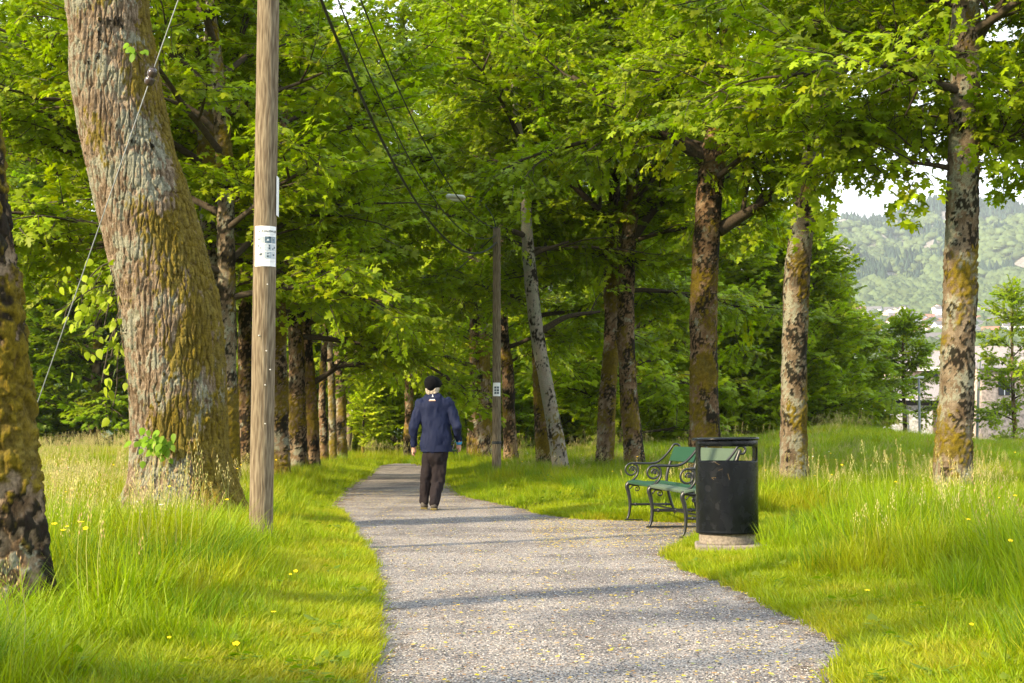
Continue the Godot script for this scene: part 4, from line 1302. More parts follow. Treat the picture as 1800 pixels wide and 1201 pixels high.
func make_bench(label: String, where: Vector3, turn: float, L: float, group: String, weathered := false) -> Node3D:
	# faces -x, runs along -z from its near end frame; x = 0 at the front foot
	var t := thing("park_bench", label, "bench", where, turn, group)
	for e in 2:
		var z := -L * e
		var fr := Node3D.new()
		fr.name = "end_frame"
		t.add_child(fr, true)
		# front leg: S-curved from the foot up to the seat corner
		var b := MB.new()
		iron(b, [Vector2(0.0, 0.012), Vector2(0.025, 0.08), Vector2(0.035, 0.20), Vector2(0.018, 0.32), Vector2(0.0, 0.385), Vector2(0.012, 0.425), Vector2(0.05, 0.44)], z, 0.013, 0.026)
		obj("leg", b.mesh(), M.iron, fr)
		b = MB.new()
		iron(b, [Vector2(0.60, 0.012), Vector2(0.55, 0.12), Vector2(0.50, 0.28), Vector2(0.47, 0.43), Vector2(0.48, 0.56), Vector2(0.53, 0.72), Vector2(0.575, 0.84)], z, 0.016, 0.019)
		obj("leg", b.mesh(), M.iron, fr)
		# seat rail
		b = MB.new()
		iron(b, [Vector2(0.03, 0.425), Vector2(0.15, 0.415), Vector2(0.30, 0.405), Vector2(0.47, 0.42)], z, 0.018, 0.018)
		obj("seat_rail", b.mesh(), M.iron, fr)
		# arm: post from the seat corner into the scroll, then back and up to the top scroll
		b = MB.new()
		var sc := Vector2(0.055, 0.585)
		var post := [Vector2(0.035, 0.44), Vector2(0.095, 0.49), Vector2(0.128, 0.545), Vector2(0.128, 0.60)]
		post.append_array(arc(sc, 0.078, 0.072, 30, 200, 7))
		post.append_array(arc(sc, 0.068, 0.020, 225, 560, 14))
		iron(b, post, z, 0.013, 0.009)
		b.box(Vector3(sc.x + 0.012, sc.y + 0.004, z), Vector3(0.017, 0.017, 0.014), Basis(), 0.006)
		obj("arm_scroll", b.mesh(), M.iron, fr)
		b = MB.new()
		var arm := [Vector2(0.075, 0.664), Vector2(0.18, 0.660), Vector2(0.30, 0.660), Vector2(0.38, 0.685), Vector2(0.46, 0.755), Vector2(0.525, 0.835)]
		arm.append_array(arc(Vector2(0.585, 0.835), 0.052, 0.046, 140, 20, 5))
		arm.append_array(arc(Vector2(0.585, 0.835), 0.040, 0.014, 0, -240, 9))
		iron(b, arm, z, 0.014, 0.012)
		obj("armrest", b.mesh(), M.iron, fr)
		# little scroll under the seat, side stretcher, foot plate
		b = MB.new()
		var br := [Vector2(0.035, 0.36), Vector2(0.07, 0.40), Vector2(0.13, 0.398)]
		br.append_array(arc(Vector2(0.115, 0.365), 0.035, 0.010, 80, -330, 10))
		iron(b, br, z, 0.007, 0.006)
		obj("bracket", b.mesh(), M.iron, fr)
		b = MB.new()
		b.tube(PackedVector3Array([Vector3(0.035, 0.185, z), Vector3(0.53, 0.185, z)]), PackedFloat32Array([0.014, 0.014]), 10)
		for x: float in [0.10, 0.29, 0.46]:
			b.tube(PackedVector3Array([Vector3(x - 0.012, 0.185, z), Vector3(x, 0.185, z), Vector3(x + 0.012, 0.185, z)]), PackedFloat32Array([0.016, 0.022, 0.016]), 10)
		obj("stretcher", b.mesh(), M.iron, fr)
		b = MB.new()
		b.box(Vector3(0.30, 0.008, z), Vector3(0.33, 0.006, 0.02), Basis(), 0.002)
		obj("foot_plate", b.mesh(), M.iron, fr)
	# long tie rod between the ends
	var rod := MB.new()
	rod.tube(PackedVector3Array([Vector3(0.29, 0.185, 0), Vector3(0.29, 0.185, -L)]), PackedFloat32Array([0.011, 0.011]), 8)
	obj("tie_rod", rod.mesh(), M.iron, t)
	# seat and back planks
	for k in 4:
		var x := 0.06 + k * 0.108
		var pl := MB.new()
		pl.box(Vector3(x, 0.448 - 0.012 * sin(PI * k / 3.0), -L * 0.5), Vector3(0.049, 0.016, L * 0.5 + 0.03), Basis(Vector3.BACK, [0.18, 0.02, -0.04, -0.1][k]), 0.006)
		obj("seat_plank", pl.mesh(), M.grey_plank if weathered and k < 2 else M.green_plank, t)
	for k in 1:
		var pl := MB.new()
		var y := 0.77
		pl.box(Vector3(0.495 + (y - 0.66) * 0.38, y, -L * 0.5), Vector3(0.013, 0.088, L * 0.5 - 0.025), Basis(Vector3.BACK, -0.36), 0.005)
		obj("back_plank", pl.mesh(), M.grey_plank if weathered else M.green_plank, t)
	return t

func build_benches() -> void:
	var G := "green benches beside the path"
	var p := gpx(1200, 948)
	make_bench("cast iron bench with weathered green planks partly hidden behind the bin", p + Vector3(0, 0.012, 0), 0.115, 1.58, G, true)
	var q := gpx(1141, 929)
	make_bench("cast iron bench with dark green planks, the one farther from the bin", q + Vector3(0, 0.012, 0), 0.10, 1.35, G)
	var r := at(779, 765, 52.0)
	r.y = height(r.x, -52.0)
	make_bench("far small black iron bench on the verge behind the walking man", r, 0.12, 1.5, G)

# ================================================================ bin
func build_bin() -> void:
	var c := gpx(1279, 974)
	c.y = 0.0
	var t := thing("litter_bin", "black round steel litter bin with open slots on a concrete foot", "litter bin", c)
	solid_spots.append(Vector3(c.x, c.z, 0.36))
	solid_spots.append(Vector3(c.x + 0.02, c.z + 0.30, 0.40))
	var b := MB.new()
	b.box(Vector3(0.04, 0.035, 0.0), Vector3(0.31, 0.055, 0.27), Basis(Vector3.UP, -0.1), 0.012)
	obj("plinth", b.mesh(), M.concrete, t)
	b = MB.new()
	b.lathe(Vector3.ZERO, [Vector2(0.0, 0.088), Vector2(0.232, 0.088), Vector2(0.238, 0.095), Vector2(0.238, 0.20), Vector2(0.225, 0.205), Vector2(0.0, 0.206)], 48)
	obj("concrete_foot", b.mesh(), M.concrete, t)
	# body: outer and inner skin, two wide openings near the top between two struts
	var r := 0.262
	var ri := 0.252
	b = MB.new()
	b.lathe(Vector3.ZERO, [Vector2(ri, 0.182), Vector2(r, 0.178), Vector2(r + 0.003, 0.182), Vector2(r + 0.003, 0.20), Vector2(r, 0.205), Vector2(r, 0.775), Vector2(r - 0.002, 0.782), Vector2(ri, 0.782), Vector2(ri, 0.24), Vector2(0.0, 0.24)], 64)
	obj("drum", b.mesh(), M.bin, t)
	b = MB.new()
	b.lathe(Vector3.ZERO, [Vector2(ri, 0.905), Vector2(r, 0.905), Vector2(r, 0.955), Vector2(ri, 0.955), Vector2(ri, 0.905)], 64)
	obj("collar", b.mesh(), M.bin, t)
	for s: float in [0.0, PI]:
		b = MB.new()
		var wd := 0.40
		for i in 13:      # a strut that widens into rounded corners at both ends
			var f := i / 12.0
			var y := lerpf(0.776, 0.91, f)
			var e := absf(f * 2.0 - 1.0)
			var half := wd + 0.10 * pow(e, 6.0)
			for k in 9:
				var a := s + lerpf(-half, half, k / 8.0)
				b.vert(Vector3(cos(a) * (r - 0.0005), y, sin(a) * (r - 0.0005)))
		for i in 12:
			for k in 8:
				var q := i * 9 + k
				b.quad(q, q + 1, q + 10, q + 9)
		var first := b.v.size()
		for i in 13:
			var f := i / 12.0
			var y := lerpf(0.776, 0.91, f)
			var e := absf(f * 2.0 - 1.0)
			var half := wd + 0.10 * pow(e, 6.0)
			for k in 9:
				var a := s + lerpf(-half, half, k / 8.0)
				b.vert(Vector3(cos(a) * (ri + 0.0005), y, sin(a) * (ri + 0.0005)))
		for i in 12:
			for k in 8:
				var q := first + i * 9 + k
				b.quad(q, q + 9, q + 10, q + 1)
			for k in [0, 8]:
				var q2: int = i * 9 + k
				if k == 0: b.quad(q2, q2 + 9, first + q2 + 9, first + q2)
				else: b.quad(q2, first + q2, first + q2 + 9, q2 + 9)
		obj("strut", b.mesh(), M.bin, t)
	b = MB.new()
	b.lathe(Vector3.ZERO, [Vector2(0.0, 0.950), Vector2(0.262, 0.950), Vector2(0.282, 0.955), Vector2(0.288, 0.964), Vector2(0.285, 0.974), Vector2(0.272, 0.980), Vector2(0.245, 0.979), Vector2(0.0, 0.970)], 64)
	var lid := obj("lid", b.mesh(), M.bin, t)
	b = MB.new()
	b.lathe(Vector3(0, 0.001, 0), [Vector2(0.272, 0.9805), Vector2(0.245, 0.9805), Vector2(0.0, 0.972)], 48)
	obj("lid_top", b.mesh(), M.bin_lid, lid)
	lid.rotation.z = 0.012
	# scratches and stickers scraped off
	for e in [[1259, 815, 10, 0.5], [1266, 826, 9, -0.4], [1281, 838, 12, 1.3], [1252, 840, 7, 0.1], [1248, 842, 6, 0.7]]:
		var p := at(e[0], e[1], -c.z - 0.26) - c
		var a := atan2(p.z, p.x)
		var s := MB.new()
		var w := 0.0015
		var l: float = e[2] * 0.0045 * 0.5
		var dir := Vector3(-sin(a) * cos(e[3]), sin(e[3]), cos(a) * cos(e[3]))
		var o := Vector3(cos(a) * (r + 0.0012), p.y, sin(a) * (r + 0.0012))
		s.box(o, Vector3(w, l, 0.0008), rot_to(dir, Vector3(cos(a), 0, sin(a)).cross(dir)))
		obj("scratch", s.mesh(), mat(Color(0.25, 0.16, 0.06), 0.8), t)

# ================================================================ person
# bones: [a, b, ra, rb, flat]; surface nets of their smooth union
func skin_mesh(bones: Array, cell: float, k: float, wrinkle := 0.0, stretch := Vector3(6, 3, 6)) -> ArrayMesh:
	var lo := Vector3.INF
	var hi := -Vector3.INF
	for e in bones:
		var m := maxf(e[2], e[3]) + 3.0 * cell + k
		lo = lo.min(e[0] - Vector3.ONE * m).min(e[1] - Vector3.ONE * m)
		hi = hi.max(e[0] + Vector3.ONE * m).max(e[1] + Vector3.ONE * m)
	var nx := int((hi.x - lo.x) / cell) + 2
	var ny := int((hi.y - lo.y) / cell) + 2
	var nz := int((hi.z - lo.z) / cell) + 2
	var f := PackedFloat32Array()
	f.resize(nx * ny * nz)
	f.fill(1.0)
	for e in bones:
		var a: Vector3 = e[0]
		var b: Vector3 = e[1]
		var ra: float = e[2]
		var rb: float = e[3]
		var fl: float = e[4] if e.size() > 4 else 1.0
		var m := maxf(ra, rb) + 2.0 * cell + k
		var l0 := ((a.min(b) - Vector3.ONE * m - lo) / cell).floor().max(Vector3.ZERO)
		var h0 := ((a.max(b) + Vector3.ONE * m - lo) / cell).ceil()
		var ab := b - a
		var ab2 := maxf(ab.length_squared(), 1e-9)
		for iz in range(int(l0.z), mini(nz, int(h0.z) + 1)):
			for iy in range(int(l0.y), mini(ny, int(h0.y) + 1)):
				var row := (iz * ny + iy) * nx
				for ix in range(int(l0.x), mini(nx, int(h0.x) + 1)):
					var p := Vector3(lo.x + ix * cell, lo.y + iy * cell, lo.z + iz * cell) - a
					var t := clampf(p.dot(ab) / ab2, 0.0, 1.0)
					var q := p - ab * t
					q.z *= fl
					var dd := q.length() - lerpf(ra, rb, t)
					var old := f[row + ix]
					var hh := clampf(0.5 + 0.5 * (old - dd) / k, 0.0, 1.0)
					f[row + ix] = lerpf(old, dd, hh) - k * hh * (1.0 - hh)
	if wrinkle > 0.0:
		for iz in nz:
			for iy in ny:
				for ix in nx:
					var i := (iz * ny + iy) * nx + ix
					if absf(f[i]) < 3.0 * cell:
						f[i] += wrinkle * n1.get_noise_3d((lo.x + ix * cell) * stretch.x, (lo.y + iy * cell) * stretch.y, (lo.z + iz * cell) * stretch.z)
	var mb := MB.new()
	var id := PackedInt32Array()
	id.resize(nx * ny * nz)
	id.fill(-1)
	var corner := [0, 1, nx, nx + 1, nx * ny, nx * ny + 1, nx * ny + nx, nx * ny + nx + 1]
	var cpos := [Vector3(0, 0, 0), Vector3(1, 0, 0), Vector3(0, 1, 0), Vector3(1, 1, 0), Vector3(0, 0, 1), Vector3(1, 0, 1), Vector3(0, 1, 1), Vector3(1, 1, 1)]
	var edge := [[0, 1], [2, 3], [4, 5], [6, 7], [0, 2], [1, 3], [4, 6], [5, 7], [0, 4], [1, 5], [2, 6], [3, 7]]
	for iz in nz - 1:
		for iy in ny - 1:
			for ix in nx - 1:
				var i := (iz * ny + iy) * nx + ix
				if f[i] > 4.0 * cell: continue
				var inside := 0
				for c in 8:
					if f[i + corner[c]] < 0.0: inside += 1
				if inside == 0 or inside == 8: continue
				var s := Vector3.ZERO
				var n := 0
				for e in edge:
					var d0 := f[i + corner[e[0]]]
					var d1 := f[i + corner[e[1]]]
					if (d0 < 0.0) != (d1 < 0.0):
						s += cpos[e[0]].lerp(cpos[e[1]], d0 / (d0 - d1))
						n += 1
				id[i] = mb.vert(lo + (Vector3(ix, iy, iz) + s / n) * cell)
	for iz in range(1, nz - 1):
		for iy in range(1, ny - 1):
			for ix in range(1, nx - 1):
				var i := (iz * ny + iy) * nx + ix
				if f[i] > 4.0 * cell: continue
				var ins := f[i] < 0.0
				for ax in 3:
					var st: int = [1, nx, nx * ny][ax]
					if (f[i + st] < 0.0) == ins: continue
					var u: int = [nx, nx * ny, 1][ax]
					var w: int = [nx * ny, 1, nx][ax]
					var q0 := id[i - u - w]
					var q1 := id[i - w]
					var q2 := id[i]
					var q3 := id[i - u]
					if q0 < 0 or q1 < 0 or q2 < 0 or q3 < 0: continue
					if ins: mb.quad(q0, q3, q2, q1)
					else: mb.quad(q0, q1, q2, q3)
	return mb.mesh()

func build_person() -> void:
	var foot := gpx(760, 897)
	var t := thing("person", "person in navy jacket, dark trousers and black flat cap walking away along the path", "person", foot + Vector3(0, 0.008, 0))
	var V := func(px: float, py: float, z: float) -> Vector3:      # pixel on the figure's plane, z towards the camera
		var p := at(px, py, -foot.z) - foot
		return Vector3(p.x, p.y, z)
	var ls: Vector3 = V.call(739, 711, -0.01); var le: Vector3 = V.call(728, 752, 0.04); var lw: Vector3 = V.call(727, 785, -0.06)
	var rs: Vector3 = V.call(789, 711, -0.01); var re: Vector3 = V.call(804, 751, 0.06); var rw: Vector3 = V.call(806, 778, -0.08)
	var lh: Vector3 = V.call(757, 795, 0.0); var rh: Vector3 = V.call(775, 795, 0.0)
	var lk: Vector3 = V.call(749, 845, -0.10); var rk: Vector3 = V.call(770, 846, -0.03)
	var la: Vector3 = V.call(745, 886, -0.12); var ra: Vector3 = V.call(764, 889, 0.10)
	var neck: Vector3 = V.call(761, 703, 0.0)
	var head: Vector3 = V.call(760.5, 682, -0.03)
	# body: one surface from head to ankles, hands with fingers
	var bones := [
		[head + Vector3(0, 0.035, 0.015), head + Vector3(0, 0.02, -0.02), 0.083, 0.08, 1.0],
		[head + Vector3(0.012, -0.03, -0.045), head + Vector3(0.03, -0.075, -0.06), 0.062, 0.045, 1.0],
		[neck + Vector3(0, -0.05, 0.01), head + Vector3(0, -0.03, 0.0), 0.06, 0.056, 1.0],
		[neck + Vector3(0, -0.10, 0), V.call(767, 780, 0.0), 0.13, 0.13, 1.3],
		[ls, le, 0.042, 0.034], [le, lw, 0.032, 0.024], [rs, re, 0.042, 0.034], [re, rw, 0.032, 0.024],
		[lh, lk, 0.075, 0.055], [lk, la, 0.055, 0.04], [rh, rk, 0.075, 0.055], [rk, ra, 0.055, 0.04],
	]
	var hb := []
	for e in [[lw, -1.0], [rw, 1.0]]:
		var w: Vector3 = e[0]
		var s: float = e[1]
		hb.append([w, w + Vector3(0, -0.07, -0.02), 0.028, 0.034, 1.5])
		for k in 4:      # curled fingers
			var r0 := w + Vector3(s * 0.012, -0.085, -0.045 + k * 0.019)
			var l: float = [0.85, 1.0, 0.95, 0.75][k]
			hb.append([r0, r0 + Vector3(s * 0.006, -0.032, 0.002) * l, 0.009, 0.0085])
			hb.append([r0 + Vector3(s * 0.006, -0.032, 0.002) * l, r0 + Vector3(-s * 0.018, -0.048, 0.0) * l, 0.0085, 0.0075])
		hb.append([w + Vector3(-s * 0.01, -0.03, -0.04), w + Vector3(-s * 0.022, -0.07, -0.055), 0.0105, 0.009])
	# face and ear on the turned head
	bones.append([head + Vector3(0.045, -0.005, -0.105), head + Vector3(0.05, -0.025, -0.112), 0.013, 0.016])
	bones.append([head + Vector3(0.082, -0.005, 0.012), head + Vector3(0.080, -0.035, 0.004), 0.014, 0.011])
	bones.append([head + Vector3(-0.082, -0.005, -0.012), head + Vector3(-0.080, -0.035, -0.016), 0.014, 0.011])
	var body := skin_mesh(bones, 0.014, 0.035)
	var all := ArrayMesh.new()
	all.add_surface_from_arrays(Mesh.PRIMITIVE_TRIANGLES, body.surface_get_arrays(0))
	all.add_surface_from_arrays(Mesh.PRIMITIVE_TRIANGLES, skin_mesh(hb, 0.004, 0.008).surface_get_arrays(0))
	obj("body", all, M.skin, t)
	for s: float in [-1.0, 1.0]:
		var ey := SphereMesh.new()
		ey.radius = 0.012; ey.height = 0.024; ey.radial_segments = 12; ey.rings = 6
		obj("eye", ey, M.ink, t, head + Vector3(0.03 + s * 0.03, 0.012, -0.092 + s * 0.012))
	var mo := MB.new()
	mo.box(head + Vector3(0.045, -0.058, -0.098), Vector3(0.022, 0.004, 0.008), Basis(Vector3.UP, -0.4), 0.003)
	obj("mouth", mo.mesh(), M.orange, t)
	# hair round the back of the head
	obj("hair", skin_mesh([[head + Vector3(-0.045, -0.02, 0.04), head + Vector3(0.035, -0.02, 0.05), 0.052, 0.052], [head + Vector3(-0.05, -0.06, 0.035), head + Vector3(0.035, -0.065, 0.05), 0.040, 0.040], [head + Vector3(-0.035, -0.10, 0.03), head + Vector3(0.025, -0.10, 0.04), 0.030, 0.030], [head + Vector3(-0.075, -0.035, 0.0), head + Vector3(-0.07, -0.07, 0.0), 0.022, 0.014], [head + Vector3(0.07, -0.03, 0.02), head + Vector3(0.062, -0.06, 0.02), 0.020, 0.014]], 0.009, 0.02, 0.014, Vector3(40, 14, 40)), M.hair, t)
	# flat cap, turned with the head
	obj("cap", skin_mesh([[head + Vector3(-0.015, 0.062, 0.035), head + Vector3(0.02, 0.055, -0.055), 0.098, 0.092, 1.0], [head + Vector3(-0.02, 0.015, 0.045), head + Vector3(0.02, 0.03, 0.03), 0.078, 0.078], [head + Vector3(0.02, 0.07, -0.06), head + Vector3(0.07, 0.05, -0.09), 0.06, 0.04]], 0.010, 0.03, 0.006), M.cap, t)
	var brim := MB.new()
	var bp := PackedVector3Array([head + Vector3(0.05, 0.052, -0.09), head + Vector3(0.085, 0.048, -0.13), head + Vector3(0.108, 0.04, -0.155)])
	brim.tube(bp, PackedFloat32Array([0.075, 0.062, 0.03]), 16, Color.WHITE, true, Vector3.UP.cross(Vector3(0.5, 0, -0.6)).normalized(), 0.12)
	obj("cap_brim", brim.mesh(), M.cap, t)
	# jacket
	var jb := [
		[V.call(762, 716, 0.0), V.call(765, 745, 0.0), 0.185, 0.19, 1.5],
		[V.call(765, 745, 0.0), V.call(767, 776, 0.005), 0.19, 0.205, 1.5],
		[V.call(767, 772, 0.005), V.call(765, 782, 0.005), 0.205, 0.208, 1.45],
		[ls + Vector3(0.02, -0.01, 0), rs + Vector3(-0.02, -0.01, 0), 0.085, 0.085, 1.1],
		[ls, le, 0.074, 0.062], [le, lw + Vector3(0, 0.03, 0), 0.060, 0.047],
		[rs, re, 0.074, 0.060], [re, rw + Vector3(0, 0.03, 0), 0.058, 0.046],
		[neck + Vector3(0, -0.03, 0.0), neck + Vector3(0.0, -0.015, 0.004), 0.098, 0.082, 1.0],
	]
	var jm := skin_mesh(jb, 0.0115, 0.022, 0.030, Vector3(8, 3.2, 8))
	obj("jacket", jm, M.jacket, t)
	var hem := MB.new()
	var hc: Vector3 = V.call(767, 792, 0.005)
	for i in 2:
		for k in 49:
			var a := TAU * k / 48.0
			hem.vert(hc + Vector3(cos(a) * (0.210 - i * 0.002 + 0.006 * sin(a * 7.0)), 0.06 - i * 0.085, -sin(a) * (0.146 + 0.006 * sin(a * 5.0))))
	for k in 48: hem.quad(k, k + 1, k + 50, k + 49)
	obj("jacket_hem", hem.mesh(), M.jacket, t)
	# prints on the back of the jacket, found by looking for the surface
	var arr := jm.surface_get_arrays(0)
	var vs: PackedVector3Array = arr[Mesh.ARRAY_VERTEX]
	for e in [[761, 702.0, 0.012, 0.016, "emblem"], [760.5, 705.6, 0.044, 0.0065, "orange_stripe"], [760.5, 703.9, 0.035, 0.004, "lettering"]]:
		var c: Vector3 = V.call(e[0], e[1], 0.0)
		if e[4] == "emblem": c.y += 0.035
		var zz := 0.0
		for p in vs:
			if absf(p.x - c.x) < e[2] and absf(p.y - c.y) < 0.012: zz = maxf(zz, p.z)
		var m := MB.new()
		if e[4] == "emblem":
			m.box(Vector3(c.x - 0.004, c.y - 0.004, zz + 0.001), Vector3(0.003, 0.013, 0.002), Basis(Vector3.BACK, -0.3))
			m.box(Vector3(c.x + 0.005, c.y - 0.005, zz + 0.0015), Vector3(0.003, 0.013, 0.002), Basis(Vector3.BACK, 0.35))
			m.box(Vector3(c.x, c.y + 0.012, zz + 0.001), Vector3(0.004, 0.007, 0.002))
		else:
			m.box(Vector3(c.x, c.y, zz + 0.001), Vector3(e[2], e[3], 0.0025), Basis(), 0.001)
		obj(e[4], m.mesh(), M.orange if e[4] == "orange_stripe" else M.paper, t)
	# blue cuff on one sleeve
	var cf := MB.new()
	cf.tube(PackedVector3Array([rw + Vector3(0.004, 0.0, 0), rw + Vector3(0.002, -0.030, -0.01)]), PackedFloat32Array([0.040, 0.036]), 14)
	obj("cuff", cf.mesh(), M.blue, t)
	# trousers
	obj("trousers", skin_mesh([
		[V.call(766, 784, 0.0), V.call(766, 800, 0.0), 0.16, 0.165, 1.3],
		[lh, lk, 0.098, 0.080], [lk, la + Vector3(0, 0.035, 0.01), 0.080, 0.066], [rh, rk, 0.100, 0.084], [rk, ra + Vector3(0, 0.03, 0.0), 0.084, 0.068]], 0.0115, 0.02, 0.028, Vector3(9, 3, 9)), M.trousers, t)
	# shoes on the ground
	for e in [[la, 0.0, 0.0], [ra, 0.12, 0.0]]:
		var a: Vector3 = e[0]
		var heel := Vector3(a.x, 0.055, a.z + 0.01)
		var sh := skin_mesh([[heel, heel + Vector3(-0.005, -0.01, -0.10), 0.048, 0.046, 1.0], [heel + Vector3(-0.005, -0.012, -0.10), heel + Vector3(-0.012, -0.02, -0.17), 0.046, 0.036], [heel, heel + Vector3(0, 0.05, 0.0), 0.045, 0.045]], 0.009, 0.02)
		obj("shoe", sh, M.shoe, t)
		var so := MB.new()
		so.box(Vector3(a.x - 0.006, 0.011, a.z - 0.075), Vector3(0.045, 0.011, 0.135), Basis(), 0.008)
		obj("sole", so.mesh(), M.sole, t)

# ================================================================ grass and litter
func tuft(seed_: int, blades: int, radius: float, h0: float, h1: float, width: float, lean: float) -> ArrayMesh:
	var r := RandomNumberGenerator.new()
	r.seed = seed_
	var b := MB.new()
	b.use_c = true
	var wind := Vector3(0.35, 0, 0.1)
	for i in blades:
		var a := r.randf() * TAU
		var o := Vector3(cos(a), 0, sin(a)) * radius * sqrt(r.randf())
		var h := r.randf_range(h0, h1)
		var out := (Vector3(cos(a + r.randf_range(-1.5, 1.5)), 0, sin(a + r.randf_range(-1.5, 1.5))) + wind * 0.5) * lean * r.randf_range(0.3, 1.2) * h
		var side := Vector3(-out.z, 0, out.x).normalized() if out.length() > 0.001 else Vector3.RIGHT
		side = side.rotated(Vector3.UP, r.randf_range(-0.9, 0.9)) * width * r.randf_range(0.6, 1.2)
		var g := r.randf_range(0.7, 1.25)
		var col := Color(g * r.randf_range(0.85, 1.2), g, g * 0.9)
		if r.randf() < 0.07: col = Color(1.9 * g, 1.15 * g, 2.6 * g)      # a dry straw among the green
		var first := b.v.size()
		for k in 4:
			var f := k / 3.0
			var p := o + out * f * f + Vector3(0, h * (f - 0.22 * lean * f * f), 0)
			if k < 3:
				b.vert(p - side * (1.0 - 0.55 * f), col)
				b.vert(p + side * (1.0 - 0.55 * f), col)
			else:
				b.vert(p, col)
		b.quad(first, first + 2, first + 3, first + 1)
		b.quad(first + 2, first + 4, first + 5, first + 3)
		b.tri(first + 4, first + 6, first + 5)
	return b.mesh(M.blade)

func seed_head(seed_: int, stalks: int, fluffy: bool) -> ArrayMesh:
	var r := RandomNumberGenerator.new()
	r.seed = seed_
	var b := MB.new()
	b.use_c = true
	for i in stalks:
		var o := Vector3(r.randf_range(-0.2, 0.2), 0, r.randf_range(-0.2, 0.2))
		var h := r.randf_range(0.5, 0.85)
		var tip := o + Vector3(r.randf_range(-0.1, 0.16), h, r.randf_range(-0.1, 0.1))
		b.tube(PackedVector3Array([o, o.lerp(tip, 0.6) - Vector3(0.02, 0, 0), tip]), PackedFloat32Array([0.0018, 0.0015, 0.001]), 3, Color(0.30, 0.30, 0.09))
		var col := Color(0.44, 0.38, 0.16) if fluffy else (Color(0.42, 0.27, 0.13) if r.randf() < 0.5 else Color(0.44, 0.42, 0.13))
		var n := 26 if fluffy else 14
		for k in n:
			var f := float(k) / n
			var p := o.lerp(tip, 1.0 - 0.22 * f)
			var a := k * 2.4
			var s := (0.05 * f if fluffy else 0.010)
			var q := p + Vector3(cos(a) * s, r.randf_range(0.0, 0.02), sin(a) * s)
			var l := r.randf_range(0.008, 0.014)
			var w := Vector3(cos(a + 1.5), 0, sin(a + 1.5)) * 0.0025
			var i0 := b.vert(q - Vector3(0, l, 0), col); b.vert(q - w, col); b.vert(q + Vector3(0, l, 0), col); b.vert(q + w, col)
			b.quad(i0, i0 + 1, i0 + 2, i0 + 3)
	return b.mesh(M.seed)

func free_spot(x: float, z: float) -> bool:
	for s: Vector3 in solid_spots:
		if Vector2(x - s.x, z - s.y).length_squared() < s.z * s.z: return false
	return true

